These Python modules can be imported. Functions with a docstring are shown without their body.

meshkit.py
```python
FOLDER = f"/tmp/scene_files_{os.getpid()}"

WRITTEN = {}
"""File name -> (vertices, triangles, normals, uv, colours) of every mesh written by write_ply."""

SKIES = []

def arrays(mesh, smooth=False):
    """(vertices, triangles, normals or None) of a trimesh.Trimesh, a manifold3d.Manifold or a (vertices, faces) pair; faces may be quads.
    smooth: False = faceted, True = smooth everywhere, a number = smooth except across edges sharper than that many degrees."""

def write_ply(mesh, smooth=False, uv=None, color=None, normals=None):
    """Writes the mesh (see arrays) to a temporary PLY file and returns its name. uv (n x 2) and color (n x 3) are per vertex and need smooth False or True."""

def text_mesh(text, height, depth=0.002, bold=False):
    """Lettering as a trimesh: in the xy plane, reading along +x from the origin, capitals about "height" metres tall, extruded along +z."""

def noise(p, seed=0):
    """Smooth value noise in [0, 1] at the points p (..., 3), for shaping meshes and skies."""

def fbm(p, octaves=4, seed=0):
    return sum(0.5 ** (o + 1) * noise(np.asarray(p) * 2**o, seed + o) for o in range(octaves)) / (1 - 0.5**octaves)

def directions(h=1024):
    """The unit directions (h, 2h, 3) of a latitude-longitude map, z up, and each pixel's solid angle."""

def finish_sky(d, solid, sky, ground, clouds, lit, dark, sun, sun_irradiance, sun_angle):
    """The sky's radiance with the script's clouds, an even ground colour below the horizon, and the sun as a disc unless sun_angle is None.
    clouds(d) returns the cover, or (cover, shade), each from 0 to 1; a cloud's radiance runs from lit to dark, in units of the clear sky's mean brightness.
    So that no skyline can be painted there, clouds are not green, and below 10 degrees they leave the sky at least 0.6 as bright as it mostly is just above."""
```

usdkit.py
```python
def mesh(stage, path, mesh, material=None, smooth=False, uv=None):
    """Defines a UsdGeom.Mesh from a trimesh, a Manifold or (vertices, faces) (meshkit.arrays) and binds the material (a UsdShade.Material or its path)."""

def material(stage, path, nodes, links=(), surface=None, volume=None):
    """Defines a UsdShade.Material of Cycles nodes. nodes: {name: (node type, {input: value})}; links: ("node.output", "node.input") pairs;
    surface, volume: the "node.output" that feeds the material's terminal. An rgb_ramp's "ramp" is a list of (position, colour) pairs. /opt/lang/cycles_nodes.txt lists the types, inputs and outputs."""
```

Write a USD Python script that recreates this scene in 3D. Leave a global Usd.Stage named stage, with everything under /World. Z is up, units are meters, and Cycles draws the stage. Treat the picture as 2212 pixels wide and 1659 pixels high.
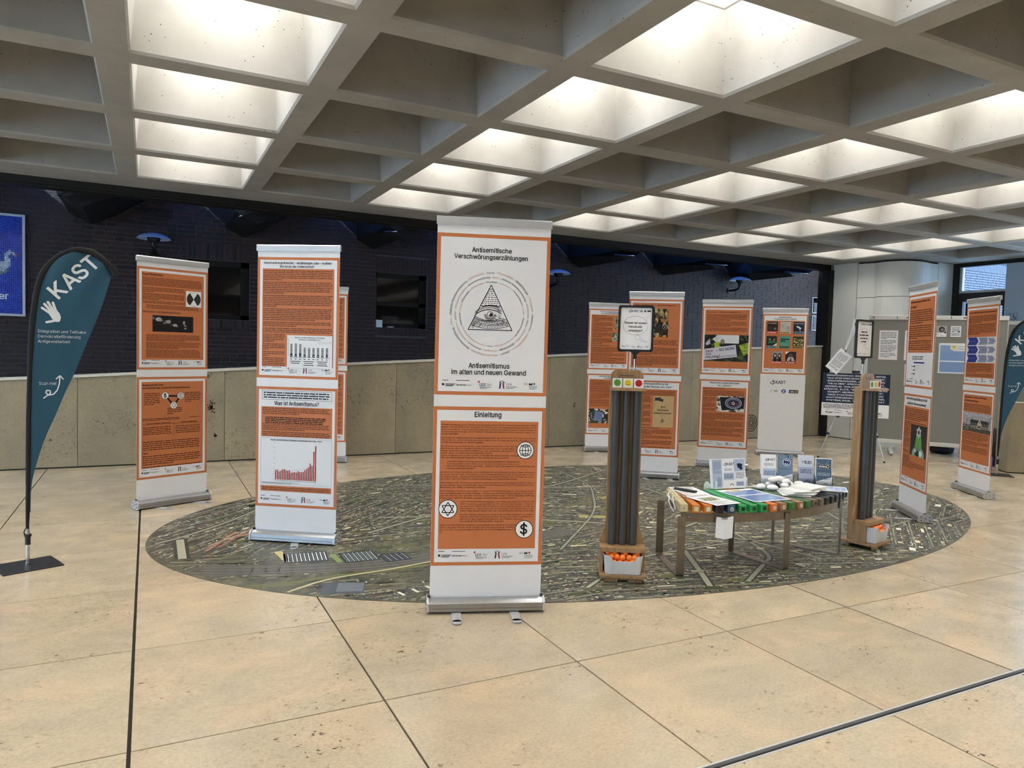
import math, random
import numpy as np, trimesh, shapely
import shapely.geometry as sg
from functools import lru_cache
from pxr import Usd, UsdGeom, UsdLux, UsdShade, Sdf, Gf, Vt
import usdkit, meshkit

stage = Usd.Stage.CreateInMemory()
UsdGeom.SetStageUpAxis(stage, 'Z'); UsdGeom.SetStageMetersPerUnit(stage, 1.0)
UsdGeom.Xform.Define(stage, '/World'); UsdGeom.Scope.Define(stage, '/World/Looks')
PI = math.pi

# ---------------------------------------------------------------- camera, daylight, exposure
EXPOSURE = 0.45
DAY = 1.75                                                   # overcast daylight outside the hall
LAMP = 72.0                                                   # side bands of the coffer lamps
EYE = 1.411
cam = UsdGeom.Camera.Define(stage, '/World/camera')
r, u, w = np.array([0.8916, -0.4520, 0.0275]), np.array([-0.0026, 0.0559, 0.9984]), np.array([0.4519, 0.8907, -0.0487])
w /= np.linalg.norm(w); r -= w * (r @ w); r /= np.linalg.norm(r); u = np.cross(r, w)
m4 = Gf.Matrix4d(*r, 0, *u, 0, *(-w), 0, 0, 0, EYE, 1)
cam.AddTransformOp().Set(m4)
cam.CreateHorizontalApertureAttr(36.0); cam.CreateVerticalApertureAttr(27.0)
cam.CreateFocalLengthAttr(36.0 * 1551.4 / 2212)
cam.CreateClippingRangeAttr(Gf.Vec2f(0.05, 200))
cam.CreateExposureAttr(EXPOSURE)
dome = UsdLux.DomeLight.Define(stage, '/World/sky')
dome.CreateIntensityAttr(DAY); dome.CreateColorAttr(Gf.Vec3f(0.52, 0.74, 1.0))

# ---------------------------------------------------------------- helpers
def lin(c):
    if isinstance(c, str):
        c = [int(c[i:i + 2], 16) for i in (1, 3, 5)]
    c = np.asarray(c, float) / 255
    return np.where(c <= 0.04045, c / 12.92, ((c + 0.055) / 1.055) ** 2.4)

count = {}
def numbered(parent, name):
    k = (parent, name); n = count.get(k, -1) + 1; count[k] = n
    return f'{parent}/{name}' + (f'_{n:03d}' if n else '')

def meta(prim, label=None, cat=None, group=None, kind=None):
    for k, x in (('label', label), ('category', cat), ('group', group), ('kind', kind)):
        if x:
            prim.SetCustomDataByKey(k, x)
    return prim

class Thing:
    def __init__(s, path): s.path = path

def thing(name, label, cat, loc=(0, 0, 0), rot=0, group=None, kind=None):
    path = numbered('/World', name)
    x = UsdGeom.Xform.Define(stage, path)
    x.AddTranslateOp().Set(Gf.Vec3d(*map(float, loc)))
    if rot: x.AddRotateZOp().Set(float(rot))
    meta(x.GetPrim(), label, cat, group, kind)
    return path

def part(parent, name, mesh, mat, label=None, smooth=False, kind=None, colors=None, cat=None, group=None):
    path = numbered(parent, name)
    if isinstance(mesh, MB): mesh = mesh.mesh()
    m = usdkit.mesh(stage, path, mesh, M[mat] if isinstance(mat, str) else mat, smooth=smooth)
    if colors is not None:
        UsdGeom.PrimvarsAPI(m).CreatePrimvar('ink', Sdf.ValueTypeNames.Color3fArray, 'vertex').Set(Vt.Vec3fArray.FromNumpy(np.asarray(colors, np.float32)))
    meta(m.GetPrim(), label, cat, group, kind)
    return path

def single(name, mesh, mat, label, cat, smooth=False, group=None, kind=None):
    return part('/World', name, mesh, mat, label, smooth, kind, cat=cat, group=group)

def copy(src, name, loc, rot, label, cat, group=None):
    path = numbered('/World', name)
    x = UsdGeom.Xform.Define(stage, path)
    x.AddTranslateOp().Set(Gf.Vec3d(*map(float, loc)))
    if rot: x.AddRotateZOp().Set(float(rot))
    p = x.GetPrim(); p.GetReferences().AddInternalReference(src); p.SetInstanceable(True)
    meta(p, label, cat, group)
    return path

def rotm(axis, deg): return trimesh.transformations.rotation_matrix(math.radians(deg), axis)

class MB:
    """collects shapes into one mesh"""
    def __init__(s): s.v, s.f, s.n = [], [], 0
    def add(s, m, T=None):
        v = np.array(m.vertices, float); f = np.array(m.faces)
        if T is not None: v = v @ np.asarray(T)[:3, :3].T + np.asarray(T)[:3, 3]
        s.v.append(v); s.f.append(f + s.n); s.n += len(v); return s
    def box(s, x0, y0, z0, x1, y1, z1, b=0.0, T=None):
        c = [(x, y, z) for x in (x0, x1) for y in (y0, y1) for z in (z0, z1)]
        if b <= 0:
            v = np.array(c); f = np.array([[0,1,3],[0,3,2],[4,6,7],[4,7,5],[0,4,5],[0,5,1],[2,3,7],[2,7,6],[0,2,6],[0,6,4],[1,5,7],[1,7,3]])
            return s.add(trimesh.Trimesh(v, f, process=False), T)
        mid = np.array([(x0 + x1) / 2, (y0 + y1) / 2, (z0 + z1) / 2]); pts = []
        for p in c:
            d = np.sign(mid - p)
            for k in range(3):
                q = np.array(p, float) + d * b; q[k] = p[k]; pts.append(q)
        return s.add(trimesh.convex.convex_hull(np.array(pts)), T)
    def cyl(s, p0, p1, r0, r1=None, n=16, caps=True):
        p0, p1 = np.array(p0, float), np.array(p1, float); r1 = r0 if r1 is None else r1
        d = p1 - p0; d /= np.linalg.norm(d); a = np.cross(d, [0, 0, 1.0] if abs(d[2]) < .9 else [1.0, 0, 0]); a /= np.linalg.norm(a); bb = np.cross(d, a)
        t = np.arange(n) * 2 * PI / n; ring = np.cos(t)[:, None] * a + np.sin(t)[:, None] * bb
        v = np.vstack([p0 + ring * r0, p1 + ring * r1, [p0], [p1]]); f = []
        for i in range(n):
            j = (i + 1) % n; f += [[i, n + i, n + j], [i, n + j, j]]
            if caps: f += [[2 * n, i, j], [2 * n + 1, n + j, n + i]]
        f = np.array(f)[:, ::-1]
        return s.add(trimesh.Trimesh(v, f, process=False))
    def tube(s, pts, rad, n=8):
        pts = np.array(pts, float); t = np.gradient(pts, axis=0); t /= np.linalg.norm(t, axis=1, keepdims=True)
        a = np.cross(t[0], [0.31, 0.2, 0.93]); a /= np.linalg.norm(a); v = []
        for k in range(len(pts)):
            a = a - t[k] * (a @ t[k]); a /= np.linalg.norm(a); b = np.cross(t[k], a)
            th = np.arange(n) * 2 * PI / n; v.append(pts[k] + rad * (np.cos(th)[:, None] * a + np.sin(th)[:, None] * b))
        v = np.vstack(v); f = []
        for k in range(len(pts) - 1):
            for i in range(n):
                j = (i + 1) % n; f += [[k*n+i, k*n+j, (k+1)*n+j], [k*n+i, (k+1)*n+j, (k+1)*n+i]]
        for i in range(1, n - 1): f += [[0, i + 1, i], [len(v) - n, len(v) - n + i, len(v) - n + i + 1]]
        return s.add(trimesh.Trimesh(v, np.array(f), process=False))
    def prism(s, pts, h, T=None):
        """2-D outline in xy extruded along +z by h"""
        pg = pts if isinstance(pts, sg.Polygon) else sg.Polygon(pts)
        return s.add(trimesh.creation.extrude_polygon(pg, h, engine='earcut'), T)
    def lathe(s, prof, n=24, T=None):
        return s.add(trimesh.creation.revolve(np.array(prof, float), sections=n), T)
    def quad(s, a, b, c, d):
        return s.add(trimesh.Trimesh(np.array([a, b, c, d], float), [[0, 1, 2], [0, 2, 3]], process=False))
    def mesh(s):
        return trimesh.Trimesh(np.vstack(s.v), np.vstack(s.f), process=False)

def T4(x=0, y=0, z=0, R=None):
    T = np.eye(4) if R is None else R.copy(); T[:3, 3] = (x, y, z); return T
XZ = np.array([[1, 0, 0, 0], [0, 0, -1, 0], [0, 1, 0, 0], [0, 0, 0, 1.0]])     # xy outline -> xz plane, extruded along -y
YZ = np.array([[0, 0, 1, 0], [1, 0, 0, 0], [0, 1, 0, 0], [0, 0, 0, 1.0]])      # xy outline -> yz plane, extruded along +x

@lru_cache(None)
def _tm(t, bold): return meshkit.text_mesh(t, 1.0, 0.1, bold)
@lru_cache(None)
def glyph(ch, bold):
    """(flat vertices, faces, left, advance) of one letter, capitals 1 tall"""
    hh = _tm('HH', bold).bounds[1][0]; wh = _tm('H', bold).bounds[1][0]
    adv = _tm('H' + ch + 'H', bold).bounds[1][0] - hh
    if ch == ' ': return None, None, 0, adv
    m = _tm(ch, bold); v = np.array(m.vertices); up = (v[m.faces][:, :, 2] > 0.05).all(1)
    f = m.faces[up]; used, inv = np.unique(f, return_inverse=True)
    left = _tm('H' + ch, bold).bounds[1][0] - m.bounds[1][0] - (hh - wh)
    return v[used][:, :2] - [m.bounds[0][0], 0], inv.reshape(-1, 3), left, adv

class Print:
    """flat print: coloured polygons in panel coordinates (u right, v up), layered by tenths of millimetres"""
    def __init__(s): s.v, s.l, s.f, s.c, s.n = [], [], [], [], 0
    def tris(s, v, f, c, layer=0):
        v = np.asarray(v, float)
        s.v.append(v); s.f.append(np.asarray(f) + s.n); s.n += len(v)
        s.l.append(np.full(len(v), float(layer))); s.c.append(np.broadcast_to(lin(c) if isinstance(c, str) else np.asarray(c, float), (len(v), 3)))
    def poly(s, p, c, layer=0):
        s.tris(p, [[0, i, i + 1] for i in range(1, len(p) - 1)], c, layer)
    def rect(s, x0, y0, x1, y1, c, layer=0): s.poly([(x0, y0), (x1, y0), (x1, y1), (x0, y1)], c, layer)
    def rects(s, R, C, layer=0):
        R = np.asarray(R, float)
        if not len(R): return
        v = np.stack([R[:, [0, 1]], R[:, [2, 1]], R[:, [2, 3]], R[:, [0, 3]]], 1).reshape(-1, 2)
        i = np.arange(len(R))[:, None] * 4
        f = np.vstack([i + [0, 1, 2], i + [0, 2, 3]])
        s.v.append(v); s.f.append(f + s.n); s.n += len(v); s.l.append(np.full(len(v), float(layer)))
        s.c.append(np.repeat(np.broadcast_to(lin(C) if isinstance(C, str) else np.asarray(C, float), (len(R), 3)), 4, axis=0))
    def frame(s, x0, y0, x1, y1, w, c, layer=0):
        s.rects([(x0, y0, x1, y0 + w), (x0, y1 - w, x1, y1), (x0, y0 + w, x0 + w, y1 - w), (x1 - w, y0 + w, x1, y1 - w)], c, layer)
    def line(s, a, b, w, c, layer=0, cap=False):
        a, b = np.array(a, float), np.array(b, float); d = b - a; L = np.hypot(*d) or 1; d /= L; n = np.array([-d[1], d[0]]) * w / 2
        if not cap: return s.poly([a - n, b - n, b + n, a + n], c, layer)
        th = math.atan2(d[1], d[0]); t = np.linspace(-PI / 2, PI / 2, 7)
        e = lambda o, ph: [o + w / 2 * np.array([math.cos(x + ph), math.sin(x + ph)]) for x in t]
        s.poly(e(b, th) + e(a, th + PI), c, layer)
    def path(s, P, w, c, layer=0):
        for a, b in zip(P[:-1], P[1:]): s.line(a, b, w, c, layer, cap=False)
    def disc(s, x, y, rx, c, layer=0, ry=None, n=28):
        t = np.arange(n) * 2 * PI / n; s.poly(np.c_[x + rx * np.cos(t), y + (ry or rx) * np.sin(t)], c, layer)
    def ring(s, x, y, rx, w, c, layer=0, ry=None, a0=0, a1=2 * PI, n=36):
        ry = ry or rx; t = np.linspace(a0, a1, n + 1)
        o = np.c_[x + rx * np.cos(t), y + ry * np.sin(t)]; i = np.c_[x + (rx - w) * np.cos(t), y + (ry - w) * np.sin(t)]
        f = []
        for k in range(n): f += [[k, k + 1, n + 2 + k], [k, n + 2 + k, n + 1 + k]]
        s.tris(np.vstack([o, i]), f, c, layer)
    def text(s, t, x, y, h, c='#1a1a1a', layer=2, align='c', width=None, bold=True, rot=0.0, italic=0.0):
        pen, out = 0.0, []
        for ch in t:
            v, f, left, adv = glyph(ch, bold)
            if v is not None: out.append((v + [pen + left, 0], f))
            pen += adv
        if not out: return
        sx = (width / pen) if width else h; x0 = {'c': -pen / 2, 'l': 0, 'r': -pen}[align]
        ca, sa = math.cos(rot), math.sin(rot)
        for v, f in out:
            q = np.c_[(v[:, 0] + x0) * sx + italic * v[:, 1] * h, v[:, 1] * h]
            s.tris(np.c_[x + q[:, 0] * ca - q[:, 1] * sa, y + q[:, 0] * sa + q[:, 1] * ca], f, c, layer)
    def arc_text(s, t, cx, cy, R, a, h, c, layer=2):
        """lettering round a circle, clockwise from angle a; returns the end angle"""
        for ch in t:
            v, f, left, adv = glyph(ch, False)
            if v is not None:
                th = a - (left + v[:, 0]) * h / R; rr = R + v[:, 1] * h
                s.tris(np.c_[cx + rr * np.cos(th), cy + rr * np.sin(th)], f, c, layer)
            a -= adv * h / R
        return a
    def body(s, x0, x1, y1, y0, pitch, rng, c='#67381c', layer=2, xh=0.42, para=6, bold_head=False, last=None):
        """lines of print too small to read: word-long strokes with a few ascenders"""
        y = y1 - pitch; R = []; k = 0; nextp = rng.randint(3, para)
        while y > y0:
            end = x1 if nextp else x0 + (x1 - x0) * rng.uniform(.25, .8)
            end -= rng.uniform(0, .04) * (x1 - x0); x = x0; em = pitch * .55
            while x < end - em:
                L = min(rng.choice([2, 3, 3, 4, 5, 6, 7, 8, 10, 12]) * em * .62, end - x)
                R.append((x, y, x + L, y + pitch * xh))
                for _ in range(int(L / (em * 1.9)) + 1):
                    a = x + rng.random() * max(L - em * .3, .0001)
                    if rng.random() < .75: R.append((a, y + pitch * xh, a + em * .28, y + pitch * (xh + .2)))
                    else: R.append((a, y - pitch * .15, a + em * .28, y))
                x += L + em * .5
            y -= pitch
            if nextp == 0: y -= pitch * .45; nextp = rng.randint(2, para)
            else: nextp -= 1
        s.rects(R, c, layer)
    def mosaic(s, x0, y0, x1, y1, nx, ny, fn, layer=2):
        dx, dy = (x1 - x0) / nx, (y1 - y0) / ny; R, C = [], []
        for j in range(ny):
            for i in range(nx):
                c = fn((i + .5) / nx, (j + .5) / ny)
                if c is None: continue
                R.append((x0 + i * dx, y0 + j * dy, x0 + (i + 1) * dx, y0 + (j + 1) * dy)); C.append(lin(c))
        s.rects(R, C, layer)
    def build(s, parent, name, place, label=None, kind=None, mat='print', d0=0.0006, eps=0.00025):
        v = np.vstack(s.v); l = np.concatenate(s.l)
        return part(parent, name, trimesh.Trimesh(place(v[:, 0], v[:, 1], d0 + eps * l), np.vstack(s.f), process=False), mat, label, kind=kind, colors=np.vstack(s.c))

upright = lambda y=0.0: (lambda a, b, d: np.c_[a, y - d, b])           # panel facing -y, its front at y
lying = lambda z=0.0: (lambda a, b, d: np.c_[a, b, z + d])
def P3(o, ux, vx):                                                      # any flat panel
    o, ux, vx = map(lambda q: np.array(q, float), (o, ux, vx)); n = np.cross(ux, vx); n /= np.linalg.norm(n)
    return lambda a, b, d: o + np.outer(a, ux) + np.outer(b, vx) + np.outer(d, n)

# ---------------------------------------------------------------- materials
M = {}
def mat(name, nodes, links, surface='p.BSDF'): M[name] = usdkit.material(stage, '/World/Looks/' + name, nodes, links, surface=surface)
def plain(name, c, rough=.5, metal=0., spec=.5, vary=.06, scale=14., bump=0.):
    c = lin(c) if isinstance(c, str) else np.array(c)
    n = {'t': ('texture_coordinate', {}), 'n': ('noise_texture', {'scale': scale, 'detail': 4.}), 'r': ('rgb_ramp', {'ramp': [(.3, tuple(c * (1 - vary))), (.7, tuple(np.minimum(c * (1 + vary), 1)))]}),
         'p': ('principled_bsdf', {'roughness': rough, 'metallic': metal, 'specular_ior_level': spec})}
    L = [('t.object', 'n.vector'), ('n.fac', 'r.fac'), ('r.color', 'p.base_color')]
    if bump:
        n['b'] = ('bump', {'strength': bump, 'distance': .002}); L += [('n.fac', 'b.height'), ('b.normal', 'p.normal')]
    mat(name, n, L)
mat('print', {'a': ('attribute', {'attribute': 'ink'}), 'p': ('principled_bsdf', {'roughness': .55, 'specular_ior_level': .3})}, [('a.color', 'p.base_color')])
mat('laminated_print', {'a': ('attribute', {'attribute': 'ink'}), 'p': ('principled_bsdf', {'roughness': .12, 'specular_ior_level': .5})}, [('a.color', 'p.base_color')])
mat('floor_print', {'a': ('attribute', {'attribute': 'ink'}), 'p': ('principled_bsdf', {'roughness': .42, 'specular_ior_level': .35})}, [('a.color', 'p.base_color')])
plain('sheet_white', '#e2e1e0', .6, vary=.015)
plain('paper', '#eeeeee', .7, vary=.02)
plain('aluminium', '#b9babb', .32, 1.0, vary=.04, scale=40)
plain('aluminium_matt', '#c3c4c4', .5, .6, vary=.03)
plain('chrome', '#c9c9c9', .18, 1.0)
plain('black_plastic', '#161617', .42)
plain('black_cloth', '#0d0d0f', .8)
plain('steel_dark', '#17130f', .55, .3, vary=.25, scale=9)
plain('steel_plate', '#232325', .5, .2, vary=.12)
plain('steel_brushed', '#8a8175', .4, .9, vary=.12, scale=22)
plain('tube_grey', '#3d4143', .45)
plain('box_white', '#d6d7d7', .38, vary=.02)
plain('ball_orange', '#f58232', .32, vary=.03)
plain('pebble_white', '#eceaea', .4, vary=.02)
plain('napkin', '#e9e7e2', .8, vary=.03)
plain('wall_white', '#d3d1c8', .55, vary=.025, scale=3)
plain('joint_dark', '#24211d', .8)
plain('board_grey', '#85847b', .75, vary=.04, scale=60)
plain('frame_grey', '#bfc0bd', .4, .3)
plain('lamp_body', '#15161a', .4, .4)
plain('lamp_shade', '#a9bddd', .3)  # blue of the skylights put into the shade colour
plain('lamp_white', '#dcdcd6', .5)
plain('blue_panel', '#a4b3c2', .4, vary=.03)
plain('glass_dark', '#0a0b0c', .04)
plain('rib_white', '#ecebe6', .5)
plain('coping_daylit', '#cfcabd', .5, vary=.08)  # paler than the panels: daylight on the parapet top put into the colour
plain('mosaic_grout', '#6f86d8', .6)
plain('stair_dark', '#2a2724', .7)
plain('teal_cloth', '#174a60', .62, vary=.08, scale=6)
plain('dark_bag', '#14151a', .7, vary=.2)
plain('blue_bag', '#5d6f94', .6, vary=.2)
plain('purple_bag', '#5a4a9a', .6, vary=.2)
plain('ochre', '#b98a3c', .5)
mat('acrylic', {'t': ('transparent_bsdf', {'color': (.93, .95, .96)}), 'g': ('glossy_bsdf', {'roughness': .05}), 'f': ('fresnel', {'IOR': 1.5}), 'm': ('mix_closure', {})},
    [('f.fac', 'm.fac'), ('t.BSDF', 'm.closure1'), ('g.BSDF', 'm.closure2')], 'm.closure')
mat('pane', {'t': ('transparent_bsdf', {'color': (.85, .92, .97)}), 'g': ('glossy_bsdf', {'roughness': .02}), 'f': ('fresnel', {'IOR': 1.5}), 'm': ('mix_closure', {})},
    [('f.fac', 'm.fac'), ('t.BSDF', 'm.closure1'), ('g.BSDF', 'm.closure2')], 'm.closure')
mat('roof_pane', {'t': ('transparent_bsdf', {'color': (.032, .085, .22)}), 'g': ('glossy_bsdf', {'roughness': .08}), 'f': ('fresnel', {'IOR': 1.4}), 'm': ('mix_closure', {})},
    [('f.fac', 'm.fac'), ('t.BSDF', 'm.closure1'), ('g.BSDF', 'm.closure2')], 'm.closure')
mat('lamp_glow', {'e': ('emission', {'color': (1.0, .99, .975), 'strength': LAMP})}, [], 'e.emission')
mat('lamp_diffuser', {'p': ('principled_bsdf', {'base_color': (.55, .55, .52), 'roughness': .6, 'emission_color': (1., .985, .955), 'emission_strength': 10.5})}, [])

# limestone slabs: beige with drifting warm and grey clouds, short brown streaks, rust-brown pits
def limestone(name, base, warm, grey, streak, pit, rough, sc, pits):
    mat(name, {'g': ('texture_coordinate', {}), 'o': ('object_info', {}), 'om': ('vector_math', {'math_type': 'scale', 'vector1': (37., 53., 19.)}), 'v': ('vector_math', {'math_type': 'add'}),
        'map': ('mapping', {'scale': sc}),
        'big': ('noise_texture', {'scale': 2.3, 'detail': 5., 'roughness': .6, 'distortion': .4}), 'bigr': ('rgb_ramp', {'ramp': [(.3, grey), (.5, base), (.72, warm)]}),
        'fine': ('noise_texture', {'scale': 70., 'detail': 6., 'roughness': .75}), 'finer': ('rgb_ramp', {'ramp': [(.3, (.80, .79, .77)), (.5, (.98, .98, .98)), (.7, (1.1, 1.1, 1.1))]}),
        'mul': ('mix', {'mix_type': 'multiply', 'fac': 1.0}),
        'st': ('noise_texture', {'scale': 30., 'detail': 7., 'roughness': .72, 'distortion': 1.2}), 'str': ('rgb_ramp', {'ramp': [(.54, (0, 0, 0)), (.61, (.4, .4, .4)), (.72, (.9, .9, .9))]}),
        'pm': ('noise_texture', {'scale': 2.1, 'detail': 3.}), 'pmr': ('rgb_ramp', {'ramp': [(.47, (.06, .06, .06)), (.62, (1, 1, 1))]}),
        'mk': ('mix', {'mix_type': 'multiply', 'fac': 1.0}), 'bw': ('rgb_to_bw', {}), 'sc': ('mix', {'color2': streak}),
        'pt': ('noise_texture', {'scale': pits, 'detail': 3., 'roughness': .65}), 'ptr': ('rgb_ramp', {'ramp': [(.655, (0, 0, 0)), (.68, (1, 1, 1))]}), 'mk2': ('mix', {'mix_type': 'multiply', 'fac': 1.0}), 'bw2': ('rgb_to_bw', {}), 'sp': ('mix', {'color2': pit}),
        'hv': ('map_range', {'from_min': 0., 'from_max': 1., 'to_min': .9, 'to_max': 1.08}), 'hs': ('hsv', {}),
        'rr': ('map_range', {'from_min': .3, 'from_max': .7, 'to_min': rough - .05, 'to_max': rough + .08}),
        'b': ('bump', {'strength': .1, 'distance': .002}),
        'p': ('principled_bsdf', {'specular_ior_level': .45})},
        [('o.random', 'om.scale'), ('g.object', 'v.vector1'), ('om.vector', 'v.vector2'), ('v.vector', 'map.vector'), ('map.vector', 'big.vector'), ('map.vector', 'fine.vector'), ('map.vector', 'st.vector'), ('map.vector', 'pt.vector'), ('v.vector', 'pm.vector'),
         ('big.fac', 'bigr.fac'), ('fine.fac', 'finer.fac'), ('bigr.color', 'mul.color1'), ('finer.color', 'mul.color2'), ('st.fac', 'str.fac'), ('pm.fac', 'pmr.fac'), ('str.color', 'mk.color1'), ('pmr.color', 'mk.color2'),
         ('mk.color', 'bw.color'), ('bw.val', 'sc.fac'), ('mul.color', 'sc.color1'), ('pt.fac', 'ptr.fac'), ('ptr.color', 'mk2.color1'), ('pmr.color', 'mk2.color2'), ('mk2.color', 'bw2.color'), ('bw2.val', 'sp.fac'), ('sc.color', 'sp.color1'),
         ('o.random', 'hv.value'), ('hv.result', 'hs.value'), ('sp.color', 'hs.color'), ('hs.color', 'p.base_color'),
         ('big.fac', 'rr.value'), ('rr.result', 'p.roughness'), ('fine.fac', 'b.height'), ('b.normal', 'p.normal')])
limestone('slab', tuple(lin('#bbab90')), tuple(lin('#c4ae8f')), tuple(lin('#b4a68f')), tuple(lin('#927650')), tuple(lin('#3a2413')), .2, (.95, 1.3, 1.3), 30.)
limestone('parapet_stone', tuple(lin('#9a8f76')), tuple(lin('#a5987b')), tuple(lin('#8d8470')), tuple(lin('#4f422f')), tuple(lin('#2b2218')), .5, (1., 1., .8), 42.)
# coffered concrete with small air holes
mat('concrete', {'t': ('texture_coordinate', {}), 'n': ('noise_texture', {'scale': 2.2, 'detail': 6., 'roughness': .6}), 'nr': ('rgb_ramp', {'ramp': [(.3, tuple(lin('#928f89'))), (.7, tuple(lin('#a29f99')))]}),
    'vo': ('voronoi_texture', {'scale': 26., 'randomness': 1.}), 'pr': ('rgb_ramp', {'ramp': [(.08, (1, 1, 1)), (.13, (0, 0, 0))]}), 'mk': ('noise_texture', {'scale': 9., 'detail': 1.}), 'mr': ('rgb_ramp', {'ramp': [(.52, (0, 0, 0)), (.56, (1, 1, 1))]}),
    'mm': ('mix', {'mix_type': 'multiply', 'fac': 1.}), 'bw': ('rgb_to_bw', {}), 'mc': ('mix', {'color2': tuple(lin('#57524a'))}), 'b': ('bump', {'strength': .25, 'distance': .004}), 'p': ('principled_bsdf', {'roughness': .75, 'specular_ior_level': .25})},
    [('t.object', 'n.vector'), ('t.object', 'vo.vector'), ('t.object', 'mk.vector'), ('n.fac', 'nr.fac'), ('vo.distance', 'pr.fac'), ('mk.fac', 'mr.fac'), ('pr.color', 'mm.color1'), ('mr.color', 'mm.color2'), ('mm.color', 'bw.color'), ('bw.val', 'mc.fac'), ('nr.color', 'mc.color1'), ('mc.color', 'p.base_color'), ('n.fac', 'b.height'), ('b.normal', 'p.normal')])
# clinker bricks, each its own tone
mat('brick', {'o': ('object_info', {}), 'g': ('geometry', {}), 'ad': ('math', {'math_type': 'add'}), 'fr': ('math', {'math_type': 'fraction'}),
    'r': ('rgb_ramp', {'interpolate': True, 'ramp': [(0, tuple(lin('#211919'))), (.25, tuple(lin('#2f211f'))), (.45, tuple(lin('#37261f'))), (.6, tuple(lin('#281f1f'))), (.8, tuple(lin('#3e2a23'))), (.92, tuple(lin('#181313'))), (1, tuple(lin('#2e221f')))]}),
    't': ('texture_coordinate', {}), 'n': ('noise_texture', {'scale': 30., 'detail': 5.}), 'nr': ('rgb_ramp', {'ramp': [(.3, (.7, .7, .7)), (.7, (1.25, 1.25, 1.25))]}), 'mu': ('mix', {'mix_type': 'multiply', 'fac': 1.}),
    'b': ('bump', {'strength': .4, 'distance': .004}), 'p': ('principled_bsdf', {'roughness': .6, 'specular_ior_level': .35})},
    [('o.random', 'ad.value1'), ('g.random_per_island', 'ad.value2'), ('ad.value', 'fr.value1'), ('fr.value', 'r.fac'), ('t.object', 'n.vector'), ('n.fac', 'nr.fac'), ('r.color', 'mu.color1'), ('nr.color', 'mu.color2'), ('mu.color', 'p.base_color'), ('n.fac', 'b.height'), ('b.normal', 'p.normal')])
mat('daylit_brick', {'g': ('geometry', {}), 'r': ('rgb_ramp', {'ramp': [(0, tuple(lin('#5f5e6c'))), (.3, tuple(lin('#787686'))), (.55, tuple(lin('#524f5e'))), (.8, tuple(lin('#95939e'))), (1, tuple(lin('#696672')))]}), 'p': ('principled_bsdf', {'roughness': .7})}, [('g.random_per_island', 'r.fac'), ('r.color', 'p.base_color')])  # lighter copy of the clinker brick, outdoor daylight put into its colour
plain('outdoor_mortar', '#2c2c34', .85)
plain('mortar', '#544e4d', .85, vary=.15, scale=40)
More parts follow.
